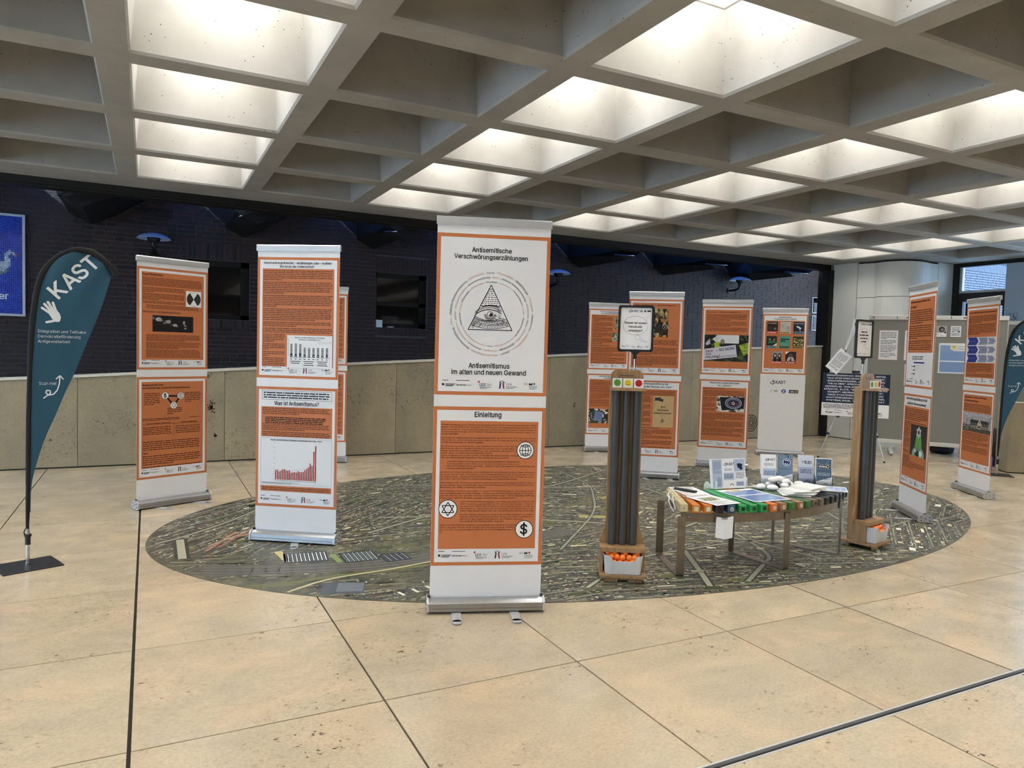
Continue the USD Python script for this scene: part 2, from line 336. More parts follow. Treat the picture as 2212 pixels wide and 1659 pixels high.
# oak-coloured plywood
mat('wood', {'t': ('texture_coordinate', {}), 'm': ('mapping', {'scale': (1., 1., .12)}), 'n': ('noise_texture', {'scale': 55., 'detail': 5., 'distortion': .6}), 'r': ('rgb_ramp', {'ramp': [(.28, tuple(lin('#866a48'))), (.5, tuple(lin('#a07e57'))), (.75, tuple(lin('#ac8a63')))]}),
    'p': ('principled_bsdf', {'roughness': .45})}, [('t.object', 'm.vector'), ('m.vector', 'n.vector'), ('n.fac', 'r.fac'), ('r.color', 'p.base_color')])
mat('ground_print', {'t': ('texture_coordinate', {}), 'n': ('noise_texture', {'scale': 4.5, 'detail': 9., 'roughness': .8}), 'r': ('rgb_ramp', {'ramp': [(.28, tuple(lin('#292b2c'))), (.42, tuple(lin('#484940'))), (.55, tuple(lin('#64624f'))), (.7, tuple(lin('#8d896e')))]}),
    'p': ('principled_bsdf', {'roughness': .42, 'specular_ior_level': .35})}, [('t.object', 'n.vector'), ('n.fac', 'r.fac'), ('r.color', 'p.base_color')])

# ---------------------------------------------------------------- floor: limestone slabs with open joints
rng = random.Random(7); nrg = np.random.default_rng(7); plain('rear_brick', '#6a5c50', .7, vary=.1)
SX, SY, PIT = -0.056, 0.006, 0.9
fl = thing('floor', 'polished beige limestone slab floor of the hall', 'floor', kind='structure')
b = MB().box(-7, -5.2, -.25, 14, 9.0, -.012); part(fl, 'bedding', b, 'joint_dark')
jx = lambda k: .0065 if k == 0 else (.0075 if k == 4 else .0038)
jy = lambda j: .019 if j == 2 else .0036
rest = MB()
for k in range(-8, 16):
    for j in range(-6, 10):
        x0, x1 = SX + PIT * k + jx(k), SX + PIT * (k + 1) - jx(k + 1)
        y0, y1 = SY + PIT * j + jy(j), min(SY + PIT * (j + 1) - jy(j + 1), 8.995)
        seen = -4 <= k <= 13 and 0 <= j <= 9 and (x1 + .9) > -.35 * y1 - .3 and x0 < 1.95 * y1 + 1
        mb = MB() if seen else rest
        mb.box(x0, y0, -.03, x1, y1, 0, .0012 if seen else 0)
        if seen: part(fl, 'floor_slab', mb, 'slab')
part(fl, 'floor_slab', rest, 'slab', 'slabs outside the picture', kind='stuff')
for y in (1.7895, 1.8225):
    part(fl, 'joint_rail', MB().box(1.35, y - .004, -.02, 9, y + .004, .0012, .0008), 'aluminium_matt')
fo = thing('floor_outlet', 'small flat metal socket cover let into the floor slab behind the left flag', 'floor socket', (-1.085, 6.45, 0), 10)
b = MB().box(-.075, -.075, -.004, .075, .075, .003, .0015); part(fo, 'cover_plate', b, 'aluminium_matt')
b = MB().box(-.05, -.02, .003, .07, .02, .006, .002); part(fo, 'flap', b, 'steel_brushed')

# ---------------------------------------------------------------- coffered ceiling
CZ, CP, CH, TAP = 3.063, 1.1965, .997, .058
CX0, CY0 = -.096, 8.392
CTOP = 3.72
coffers = [(i, j) for i in range(-5, 10) for j in range(0, 11) if (i, j) != (9, 0)]
holes = []; cm = MB()
def rect3(x0, x1, y0, y1, z, m): return np.array([(x0 + m, y0 + m, z), (x1 - m, y0 + m, z), (x1 - m, y1 - m, z), (x0 + m, y1 - m, z)])
for i, j in coffers:
    x0, y1 = CX0 + CP * i, CY0 - CP * j; x1, y0 = x0 + CH, y1 - CH
    lv = [rect3(x0, x1, y0, y1, CZ, -.012), rect3(x0, x1, y0, y1, CZ + .016, 0), rect3(x0, x1, y0, y1, CTOP, TAP)]
    for a, c in zip(lv[:-1], lv[1:]):
        for k in range(4): cm.quad(a[k], c[k], c[(k + 1) % 4], a[(k + 1) % 4])
    cm.quad(*lv[2][::-1]); holes.append(sg.Polygon(lv[0][:, :2]))
pl = sg.box(-6.7, -5.1, 12.42, 8.98).difference(shapely.union_all(holes))
v2, f2 = trimesh.creation.triangulate_polygon(pl, engine='earcut')
cm.add(trimesh.Trimesh(np.c_[v2, np.full(len(v2), CZ)], np.array(f2)[:, ::-1], process=False))
cm.box(-6.7, 8.975, CZ, 12.42, 8.98, 3.95); cm.box(-6.7, -5.1, 3.9, 12.42, 8.98, 4.0)
for x in (-6.7, 12.4): cm.box(x, -5.1, CZ, x + .02, 8.98, 3.95)
cm.box(-6.7, -5.1, CZ, 12.42, -5.08, 3.95)
single('ceiling', cm, 'concrete', 'coffered fair-faced concrete ceiling with square deep recesses', 'ceiling', kind='structure')

# lamps: a square fitting in every second column of coffers, glowing round its sides onto the coffer walls
lamp0 = None
for i in range(-4, 10, 2):
    for j in range(0, 11):
        loc = (CX0 + CP * i + CH / 2, CY0 - CP * j - CH / 2, 0)
        lab = 'square white lamp fitting high inside a lit ceiling coffer'
        if lamp0 is None:
            lamp0 = thing('ceiling_lamp', lab, 'ceiling lamp', loc, group='lamps in the lit ceiling coffers')
            fr = MB()
            for s in (-1, 1):
                fr.box(s * .305 - .02 * (s > 0), -.305, 3.49, s * .305 + .02 * (s < 0), .305, 3.515)
                fr.box(-.285, s * .305 - .02 * (s > 0), 3.49, .285, s * .305 + .02 * (s < 0), 3.515)
            part(lamp0, 'frame', fr, 'lamp_white')
            part(lamp0, 'diffuser', MB().box(-.285, -.285, 3.5, .285, .285, 3.51), 'lamp_diffuser')
            part(lamp0, 'housing', MB().box(-.27, -.27, 3.511, .27, .27, 3.58), 'lamp_white')
            part(lamp0, 'stem', MB().cyl((0, 0, 3.58), (0, 0, CTOP), .03), 'lamp_white')
            for a in range(4):
                g = MB().box(-.2, -.281, 3.522, .2, -.2705, 3.572); part(lamp0, 'light_band', g.mesh().apply_transform(rotm([0, 0, 1], 90 * a)), 'lamp_glow')
        else:
            copy(lamp0, 'ceiling_lamp', loc, 0, lab, 'ceiling lamp', 'lamps in the lit ceiling coffers')

# ---------------------------------------------------------------- stairwell beyond the hall: parapet, brick wall, folded roof
ptop = lambda x: float(np.interp(x, [-6, -1.37, -.14, 1.61, 3.34, 5.1, 7.74, 10.85], [.72, .966, 1.03, 1.138, 1.243, 1.336, 1.478, 1.63]))
pp = thing('parapet', 'beige limestone parapet rising to the right in front of the dark brick wall', 'parapet', kind='structure')
J = [-6.2, -3.0, -.68, .8, 2.88, 5.18, 7.82, 9.4, 10.53, 10.79]
for a, c in zip(J[:-1], J[1:]):
    o = [(a + .002, .012), (c - .002, .012), (c - .002, ptop(c) - .025), (a + .002, ptop(a) - .025)]
    part(pp, 'stone_panel', MB().prism(o, .16, T4(0, 9.165, 0) @ XZ), 'parapet_stone')
    o = [(a, ptop(a) - .025), (c, ptop(c) - .025), (c, ptop(c)), (a, ptop(a))]
    part(pp, 'coping', MB().prism(o, .2, T4(0, 9.19, 0) @ XZ), 'coping_daylit')
part(pp, 'plinth', MB().box(-6.2, 9.02, 0, 10.79, 9.16, .013), 'joint_dark')
rg = MB()
for R0 in (.035, .065, .1, .14):
    t = np.linspace(0, 2 * PI, 33); rg.tube(np.c_[9.14 + R0 * np.cos(t), np.full(33, 9.004), .265 + R0 * np.sin(t)], .006, 6)
part(pp, 'stone_ring', rg, 'joint_dark', 'dark concentric rings in the stone')
st = Print()
for x, z, n, sp in ((.665, .63, 40, .04), (.62, 1.045, 14, .03), (.7, .31, 6, .012), (5.6, .6, 10, .02), (7.1, .9, 14, .03)):
    for _ in range(n):
        q = nrg.normal(0, sp, 2) * [.8, 1.]; st.disc(x + q[0], z + q[1] - (.02 if n == 14 else 0), nrg.uniform(.004, .013), '#4d3d2a', 0, n=7)
st.build(pp, 'stain', upright(9.005), d0=.0004)

WY = 11.3
win = [(.5, 1.725, 1.345, 2.58), (3.25, 1.70, 4.14, 2.585)]
wb = thing('wall_back', 'dark purple-brown clinker brick wall across the stairwell', 'wall', kind='structure')
pg = sg.box(-6.2, -.3, 14.1, 4.3)
for a in win: pg = pg.difference(sg.box(*a))
part(wb, 'mortar_bed', MB().prism(pg, .25, T4(0, WY + .006 + .25, 0) @ XZ), 'mortar')
CO, JT = .0625, .0105
bricks = []
def lay(x0, x1, z0, z1): bricks.append((x0, x1, z0, z1))
for n in range(int(4.2 / CO)):
    z = .3 + n * CO
    if z + CO > 4.2: break
    x = -4.2 - rng.random() * .25
    blocks = sorted((a[0], a[2]) for a in win if z + CO * .5 > a[1] - .125 and z + CO * .5 < a[3] + .25)
    ends = [b[0] for b in blocks] + [14.1]; starts = [x] + [b[1] for b in blocks]
    for s0, e0 in zip(starts, ends):
        x = s0; alt = rng.random() < .5
        while x < e0 - .03:
            L = .25 if rng.random() < .68 else .125
            if x == s0 and s0 > -3: L = .25 if alt else .125
            if x + L > e0 - .05: L = e0 - x
            lay(x, x + L - JT, z, z + CO - JT); x += L
for a in win:                                               # soldier courses over and under each window
    n = round((a[2] - a[0]) / CO); d = (a[2] - a[0]) / n
    for k in range(n):
        lay(a[0] + k * d, a[0] + (k + 1) * d - JT, a[3] + .003, a[3] + .248); lay(a[0] + k * d, a[0] + (k + 1) * d - JT, a[1] - .125, a[1] - .01)
def in_view(b):
    x, z = (b[0] + b[1]) / 2, (b[2] + b[3]) / 2
    return -1.75 < x < 4.9 and z > ptop(x * 9.03 / WY) * WY / 9.03 - EYE * (WY / 9.03 - 1) - .03 and z < 3.38 and not (-.86 < x < -.3 and z < 2.6) and not (1.5 < x < 2.75 and z < 2.85) and not (.07 < x < .62 and z < 2.7)
order = sorted((b for b in bricks if in_view(b)), key=lambda b: b[0] ** 2 * .9 + b[2])
near = set(order[:298]); rest = MB()
for b in bricks:
    dy = rng.uniform(-.0025, .0025); (mb := MB() if b in near else rest).box(b[0], WY - .002 + dy, b[2], b[1], WY + .02, b[3], .0018 if b in near else 0)
    if b in near: part(wb, 'brick', mb, 'brick')
part(wb, 'brickwork', rest, 'brick', 'bricks further along the wall', kind='stuff')
for n, a in enumerate(win, 1):
    wd = thing(f'window_{n}', ['dark window in the brick wall behind the left orange banner', 'dark window in the brick wall left of the front banner'][n - 1], 'window', kind='structure')
    f = MB(); y0, y1 = WY + .13, WY + .19; zm = a[1] + (a[3] - a[1]) * .45
    f.box(a[0], y0, a[1], a[0] + .05, y1, a[3]); f.box(a[2] - .12, y0, a[1], a[2], y1, a[3]); f.box(a[0], y0, a[3] - .08, a[2], y1, a[3]); f.box(a[0], y0, a[1], a[2], y1, a[1] + .07)
    if n == 2: f.box(a[0], y0, zm - .04, a[2], y1, zm + .02)
    part(wd, 'frame', f, 'steel_dark')
    part(wd, 'pane', MB().box(a[0] + .05, y0 + .025, a[1] + .07, a[2] - .12, y0 + .031, a[3] - .08), 'glass_dark')
cup = thing('white_box', 'small white box on the sill of the window left of the front banner', 'box', (3.315, WY + .06, 1.70))
part(cup, 'carton', MB().box(-.052, -.05, 0, .052, .05, .113, .004), 'box_white'); part(cup, 'lid', MB().box(-.053, -.051, .113, .053, .051, .12, .002), 'paper')
ds = thing('dish', 'shallow pale dish on the window sill right of the white box', 'dish', (3.51, WY + .06, 1.70))
part(ds, 'bowl', MB().lathe([(0, 0), (.03, 0), (.075, .024), (.072, .024), (.03, .005), (0, .005)], 24), 'box_white', smooth=40)

ow = thing('outdoor_wall', 'brick wall with daylight put into its grey-violet colour, outside the window over the dark door', 'wall', kind='structure')
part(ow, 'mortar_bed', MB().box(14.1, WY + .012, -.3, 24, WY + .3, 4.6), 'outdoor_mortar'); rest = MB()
for n in range(64):
    z = .5 + n * CO; x = 14.1 - rng.random() * .2
    if z > 3.72: break
    while x < 24:
        L = .25 if rng.random() < .72 else .125; rest.box(max(x, 14.1), WY, z, x + L - .014, WY + .03, z + CO - .015); x += L
for k in range(150): rest.box(14.1 + k * .0655, WY, 3.75, 14.15 + k * .0655, WY + .03, 3.99)
part(ow, 'brickwork', rest, 'daylit_brick', kind='stuff')

def spoon_lamp(x, y, z, label):
    t = thing('wall_lamp', label, 'wall lamp', (x, y, z))
    part(t, 'shade', MB().lathe([(0, .075), (.07, .07), (.14, .05), (.19, .022), (.215, -.002), (.21, -.006), (.17, .018), (.1, .044), (0, .058)], 32), 'lamp_shade', smooth=50)
    b = MB().lathe([(0, .045), (.06, .035), (.085, 0), (.075, -.03), (.04, -.06), (.035, -.11), (0, -.112)], 24); part(t, 'lamp_body', b, 'lamp_body', smooth=40)
    b = MB().tube([(0, 0, -.1), (0, .05, -.17), (0, .15, -.19), (0, WY - y, -.19)], .022, 10); part(t, 'arm', b, 'lamp_body', smooth=True)
    part(t, 'wall_plate', MB().cyl((0, WY - y - .02, -.19), (0, WY - y, -.19), .055, n=20), 'lamp_body')
spoon_lamp(.063, 11.0, 2.775, 'blue-lit dome wall lamp above the left orange banner')
spoon_lamp(6.44, 11.0, 2.755, 'blue-lit dome wall lamp just right of the tall front banner')
spoon_lamp(10.70, 11.0, 2.925, 'blue-lit dome wall lamp at the right end of the brick wall')

for n, (x, z0, z1, lab) in enumerate(((13.33, 2.39, 2.74, 'upper framed picture on the brick wall by the dark steel post'), (13.34, 2.005, 2.335, 'lower framed picture on the brick wall by the dark steel post'))):
    t = thing('framed_picture', lab, 'picture', (x, WY - .003, z0)); h = z1 - z0; wdt = .375
    f = MB()
    for s in (-1, 1): f.box(s * wdt / 2 - .012 * (s > 0), -.02, 0, s * wdt / 2 + .012 * (s < 0), 0, h)
    f.box(-wdt / 2 + .012, -.02, 0, wdt / 2 - .012, 0, .012); f.box(-wdt / 2 + .012, -.02, h - .012, wdt / 2 - .012, 0, h); part(t, 'frame', f, 'aluminium_matt')
    p = Print(); p.rect(-wdt / 2 + .012, .012, wdt / 2 - .012, h - .012, '#dfe3e6')
    if n == 0: p.rect(-.1, .06, .1, h - .06, '#c5ccd0', 1); p.rect(-.06, .09, .06, h - .085, '#5b6668', 2); p.rect(-.045, .12, .045, h - .13, '#7d8a8c', 3)
    else: p.rect(-.13, .05, .13, h - .05, '#d3dade', 1); p.poly([(-.1, .17), (0, .23), (.1, .18), (.06, .15)], '#aeb9bf', 2); p.rect(-.03, .09, .03, .1, '#8a9499', 2)
    p.build(t, 'print', upright(-.012)); part(t, 'glazing', MB().box(-wdt / 2 + .012, -.018, .012, wdt / 2 - .012, -.016, h - .012), 'acrylic')

# mosaic panel with a swan, cut by the left edge of the picture
mz = thing('mosaic_panel', 'blue mosaic panel with a white swan on the brick wall at the left edge', 'mosaic', (-1.46, WY - .012, 1.69))
W, H = 1.1, 1.25
part(mz, 'backing', MB().box(-W, -.02, 0, 0, .012, H), 'mosaic_grout')
f = MB().box(-W - .03, -.04, -.03, 0, .012, 0).box(-W - .03, -.04, H, 0, .012, H + .03).box(-.0, -.04, -.03, .03, .012, H + .03).box(-W - .03, -.04, 0, -W, .012, H); part(mz, 'frame', f, 'frame_grey')
swan = sg.Polygon([(-.52, .60), (-.46, .55), (-.3, .52), (-.2, .54), (-.14, .60), (-.135, .68), (-.15, .74), (-.13, .77), (-.1, .765), (-.085, .745), (-.08, .77), (-.1, .80), (-.14, .81), (-.185, .78), (-.195, .72), (-.2, .66), (-.26, .70), (-.36, .72), (-.46, .68)])
s = .0212; tl = {}; cc = {}
nx, ny = int(W / s), int(H / s)
p = Print(); R, C = [], []
for i in range(nx):
    for j in range(ny):
        x, z = -(i + .5) * W / nx, (j + .5) * H / ny; pt = sg.Point(x, z)
        c = lin(rng.choice(['#1d2f8e', '#22379c', '#182880', '#2a44ad']))
        if swan.contains(pt): c = lin(rng.choice(['#cfd4c9', '#b9c2bb', '#9fb0b0']))
        elif swan.buffer(.03).contains(pt): c = lin('#6d7a4d' if z < .56 else '#2b3f8f')
        if -.09 < x < -.07 and .74 < z < .77: c = lin('#b07a3a')
        R.append((x - s * .45, z - s * .45, x + s * .45, z + s * .45)); C.append(c)
p.rects(R, np.array(C)); p.build(mz, 'tesserae', upright(-.021), kind='stuff', mat='laminated_print')
p = Print(); p.text('Schwaner', -.155, .185, .085, '#d9dbe0', 0, 'r'); 
p = Print(); p.text('er', -.145, .185, .085, '#d9dbe0', 0, 'r'); p.build(mz, 'lettering', upright(-.023))

tb = thing('trim_1', 'dark rusty steel edge beam along the end of the concrete ceiling', 'beam', kind='structure')
part(tb, 'web', MB().box(-6.2, 8.981, 2.985, 10.9, 9.06, 3.5), 'steel_dark'); part(tb, 'flange', MB().box(-6.2, 8.97, 2.965, 10.9, 9.16, 2.984, .003), 'steel_dark')
single('trim_2', MB().box(10.785, 8.9, 0, 10.895, 9.16, 2.966, .004), 'steel_dark', 'dark brown steel post between stone parapet and white wall', 'post', kind='structure')

sr = thing('stairwell_roof', 'dark folded roof with narrow blue skylights above the brick wall', 'roof', kind='structure')
for k in range(8):
    x = -2.78 + 1.935 * k
    part(sr, 'fold', MB().prism([(x - .12, 3.45), (x - .1, 3.06), (x + .16, 2.93), (x + .42, 3.06), (x + .98, 3.45)], 1.45, T4(0, 11.29, 0) @ XZ), 'steel_dark')
    part(sr, 'skylight_pane', MB().add(trimesh.Trimesh([(x - .1, 9.3, 2.93), (x - .75, 9.3, 3.5), (x - .75, 11.29, 3.66), (x - .1, 11.29, 3.1)], [[0, 1, 2], [0, 2, 3]], process=False)), 'roof_pane')
    part(sr, 'skylight_pane', MB().add(trimesh.Trimesh([(x - .07, 9.3, 2.93), (x + .75, 9.3, 3.4), (x + .75, 9.83, 3.5), (x - .07, 9.83, 3.02)], [[0, 1, 2], [0, 2, 3]], process=False)), 'roof_pane')
    part(sr, 'glazing_bar', MB().tube([(x - .085, 9.3, 2.925), (x - .085, 9.84, 3.0)], .005, 6), 'frame_grey')
    part(sr, 'roof_deck', MB().box(x + .75, 9.17, 3.5, x + 1.19, 11.5, 3.62), 'steel_dark')
    part(sr, 'rafter', MB().box(x + .1, 9.17, 3.4, x + 1.0, 11.5, 3.5), 'steel_dark')
single('stairwell_floor', MB().box(-6.2, 9.17, -.4, 13.9, 11.3, -.3), 'stair_dark', 'sunken dark stairwell floor behind the parapet', 'floor', kind='structure')
single('wall_rear', MB().box(-6.9, -5.3, 0, 14, -5.1, 4.0), 'rear_brick', 'plain brown wall behind the camera', 'wall', kind='structure')
wl = MB().box(-6.9, -5.1, 0, -6.7, 9.0, .75).box(-6.9, -5.1, 2.75, -6.7, 9.0, 4.0)
for y in (-5.1, -2.5, .3, 3.1, 5.9, 8.6): wl.box(-6.9, y, .75, -6.7, y + .4, 2.75)
single('wall_left', wl, 'rear_brick', 'window wall on the left of the hall', 'wall', kind='structure')
single('wall_front_right', MB().box(12.3, -5.1, 0, 12.5, 3.9, 4.0), 'wall_white', 'white side wall right of the camera', 'wall', kind='structure')
single('stairwell_end', MB().box(13.9, 9.0, -.4, 14.1, 11.3, 1.2).box(13.9, 9.0, 2.7, 14.1, 11.3, 4.0).box(13.9, 9.0, 1.2, 14.1, 10.5, 2.7), 'stair_dark', 'dark right hand end wall of the stairwell with an opening', 'wall', kind='structure')  # unseen wall added to limit daylight, opening shaped to light the pictures
single('stairwell_wall', MB().box(-6.2, 9.0, -.4, -6.0, 11.3, 3.6), 'stair_dark', 'dark end wall of the stairwell', 'wall', kind='structure')

# ---------------------------------------------------------------- right: white cladding round a column, glazed door, stone block
wr = thing('wall_right', 'cream wall cladding that bulges round a column', 'wall', kind='structure')
c0 = np.array([11.35, 8.0]); t = np.radians(np.linspace(158, 284, 22))
arc = [tuple(c0 + .4 * np.array([math.cos(a), math.sin(a)])) for a in t]
bul = [(10.905, 8.425), (10.915, 8.36), (10.94, 8.27), (10.965, 8.2)] + arc + [(11.53, 7.625), (11.6, 7.645), (11.7, 7.655), (11.86, 7.657)]
def clad(path, z0, z1, name='wall_panel'):
    ls = sg.LineString(path); o = ls.buffer(.018, cap_style='flat'); part(wr, name, MB().prism(o, z1 - z0, T4(0, 0, z0)), 'wall_white', smooth=35)
clad([(10.9, 8.92), (10.9, 8.435)], .012, 3.06)
clad(bul, .012, 2.449); clad(bul, 2.457, 3.03)
clad([(11.87, 7.657), (12.27, 7.657)], .012, 3.06)
b = MB().prism(sg.LineString([(10.94, 8.98)] + [(x + .04, y + .04) for x, y in bul] + [(12.27, 7.70)]).buffer(.01), 3.06); part(wr, 'joint_backing', b, 'joint_dark')
ky = thing('key_switch', 'tiny dark key switch on the joint of the cream wall cladding', 'switch', (10.885, 8.43, 2.0)); part(ky, 'plate', MB().box(-.006, -.09, -.008, .01, .005, .008, .002), 'steel_dark'); part(ky, 'lock', MB().cyl((-.012, -.0, 0), (0, -.0, 0), .018, n=12), 'black_plastic')

WX = 12.28
tp = thing('trim_3', 'dark steel post and lintel framing the glazed door on the right', 'frame', kind='structure')
part(tp, 'post', MB().box(WX, 7.545, 0, WX + .12, 7.66, 3.063, .004), 'steel_dark'); part(tp, 'lintel', MB().box(WX, 4.0, 3.0, WX + .12, 7.545, 3.063), 'steel_dark')
w3 = thing('window_3', 'clear window over the dark door on the right with a brick wall outside', 'window', kind='structure')
f = MB().box(WX + .03, 7.5, 2.59, WX + .09, 7.545, 3.0).box(WX + .03, 6.80, 2.56, WX + .09, 7.545, 2.60); part(w3, 'frame', f, 'frame_grey'); part(w3, 'pane', MB().box(WX + .055, 6.8, 2.6, WX + .06, 7.5, 3.0), 'pane')
d1 = thing('door_1', 'black-framed glazed door behind the right hand banners', 'door', kind='structure')
f = MB().box(WX + .02, 6.79, 2.42, WX + .1, 7.545, 2.56).box(WX + .02, 7.47, 0, WX + .1, 7.545, 2.42).box(WX + .03, 7.28, 0, WX + .09, 7.42, 2.42).box(WX + .03, 6.79, 0, WX + .09, 6.83, 2.42).box(WX + .03, 6.83, 0, WX + .09, 7.28, .25).box(WX + .03, 6.83, 2.33, WX + .09, 7.28, 2.42)
part(d1, 'frame', f, 'black_plastic'); part(d1, 'pane', MB().box(WX + .055, 6.83, .25, WX + .06, 7.28, 2.33), 'pane'); part(d1, 'side_pane', MB().box(WX + .055, 7.42, .02, WX + .06, 7.47, 2.42), 'pane')
part(d1, 'handle', MB().tube([(WX + .03, 7.25, 1.05), (WX - .03, 7.25, 1.05), (WX - .03, 7.13, 1.05)], .01, 8), 'chrome')
single('wall_panel', MB().box(WX, 6.5, 0, WX + .12, 6.79, 3.0, .003), 'blue_panel', 'pale blue-grey wall panel with the wheelchair sign right of the glazed door', 'wall panel', kind='structure')
w4 = thing('window_4', 'tall bright window at the right edge of the picture', 'window', kind='structure'); part(w4, 'frame', MB().box(WX, 6.42, 0, WX + .1, 6.5, 3.0).box(WX, 5.0, .0, WX + .1, 6.42, .9), 'frame_grey'); part(w4, 'pane', MB().box(WX + .05, 5.0, .9, WX + .055, 6.42, 3.0), 'pane')
ws = thing('wheelchair_sign', 'pale blue wheelchair pictogram sign on the wall panel', 'sign', (WX - .001, 6.655, 2.07), -90)
part(ws, 'plate', MB().box(-.075, -.006, 0, .075, 0, .135, .001), 'blue_panel')
p = Print(); p.frame(-.07, .005, .07, .13, .004, '#2f3f55', 0); p.text('WC', -.055, .095, .02, '#2f3f55', 1, 'l'); p.ring(.02, .045, .026, .006, '#26344a', 1); p.disc(.018, .106, .009, '#26344a', 1); p.line((.016, .097), (.02, .065), .009, '#26344a', 1); p.line((.02, .066), (.045, .064), .008, '#26344a', 1); p.line((.045, .066), (.054, .028), .008, '#26344a', 1); p.line((.018, .085), (.042, .083), .006, '#26344a', 1); p.build(ws, 'pictogram', upright(-.006))

sb = thing('stone_block', 'beige limestone parapet end at the right edge of the picture', 'parapet', (9.80, 5.27, 0), -36, kind='structure')
part(sb, 'stone_panel', MB().box(0, 0, .012, 1.6, .3, .885, .004), 'parapet_stone'); part(sb, 'coping', MB().box(.05, .0, .885, 1.6, .3, .905, .004), 'parapet_stone'); part(sb, 'plinth', MB().box(.01, .01, 0, 1.6, .29, .012), 'joint_dark')

# ---------------------------------------------------------------- roll-up banners
OR, WH, INK, TX = '#c27446', '#e2e1e0', '#1b1a1c', '#62341a'
def logo_row(p, z, k=1.0):
    """five sponsor marks at the foot of each poster"""
    for x0, x1, dz in ((-.258, -.226, .022), (-.185, -.115, .022)): p.rect(x0, z + dz, x1, z + dz + .0035, '#5b5b60', 2)
    p.disc(-.254, z + .002, .0065, '#222222', 2, n=10); p.rect(-.2445, z - .012, -.2435, z + .008, '#b02a2a', 2)
    for q in range(3): p.rect(-.24, z + .003 - .0055 * q, -.19 - .006 * q, z + .0062 - .0055 * q, '#4a4a4e', 2)
    p.text('Demokratie', -.185, z - .004, .009, '#3a3a3e', 2, 'l', width=.052); p.text('leben!', -.131, z - .004, .009, '#8a8a8a', 2, 'l', bold=False, width=.027)
    p.poly([(-.072, z + .018), (-.06, z + .026), (-.062, z + .010), (-.066, z + .016)], '#b5323a', 2)
    p.text('LDZ', -.06, z - .004, .014, '#3d4147', 2, 'l', width=.032); p.text('.SH', -.027, z - .004, .014, '#8d9196', 2, 'l', bold=False)
    p.rect(-.058, z - .012, 0, z - .009, '#707479', 2); p.rect(-.058, z - .018, -.02, z - .0155, '#8a8d92', 2)
    for s, c in ((-1, '#2c3a5e'), (1, '#a03a3a')): p.line((.058 + s * .011, z - .016), (.058 + s * .007, z + .012), .008, c, 2); p.disc(.058 + s * .008, z + .015, .005, '#6a6f78', 2, n=8)
    p.ring(.058, z + .008, .018, .003, '#55606b', 2, a0=.5, a1=2.6, n=10)
    p.text('LPR', .083, z + .001, .012, '#565a60', 2, 'l', bold=False); p.rect(.082, z - .007, .14, z - .004, '#6d7177', 2); p.rect(.082, z - .014, .125, z - .0115, '#6d7177', 2)
    p.text('SH', .178, z + .006, .011, '#77777a', 2, 'l', bold=False)
    p.poly([(.203, z + .006), (.206, z + .018), (.213, z + .013), (.221, z + .018), (.223, z + .006), (.217, z + .01), (.21, z + .006)], '#232a38', 2)
    p.poly([(.228, z + .018), (.237, z + .018), (.236, z + .009), (.2325, z + .005), (.229, z + .009)], '#a8323a', 2)
    for q in range(3): p.rect(.205, z - .002 - .007 * q, .25 - .008 * (q == 2), z + .0005 - .007 * q, '#85888c', 2)

def poster(sheet, z0, z1, block=None, blocks=None, logos=True):
    """orange frame, white field and orange text block printed on the banner sheet"""
    p = Print(); p.rect(-.2995, z0, .2995, z1, OR, 0); p.rect(-.281, z0 + .0185, .281, z1 - .019, WH, 1)
    for b in ([block] if block else []) + (blocks or []): p.rect(-.262, b[0], .262, b[1], OR, 2)
    pp_ = p.build(sheet, 'poster', upright(-.0015))
    if logos:
        q = Print(); logo_row(q, z0 + .053); q.build(pp_, 'logo_row', upright(-.0015), d0=.0014)
    return pp_
UP = upright(-.0015)
def prt(parent, name, draw, label=None, d0=.0015):
    p = Print(); draw(p); return p.build(parent, name, UP, label, d0=d0)

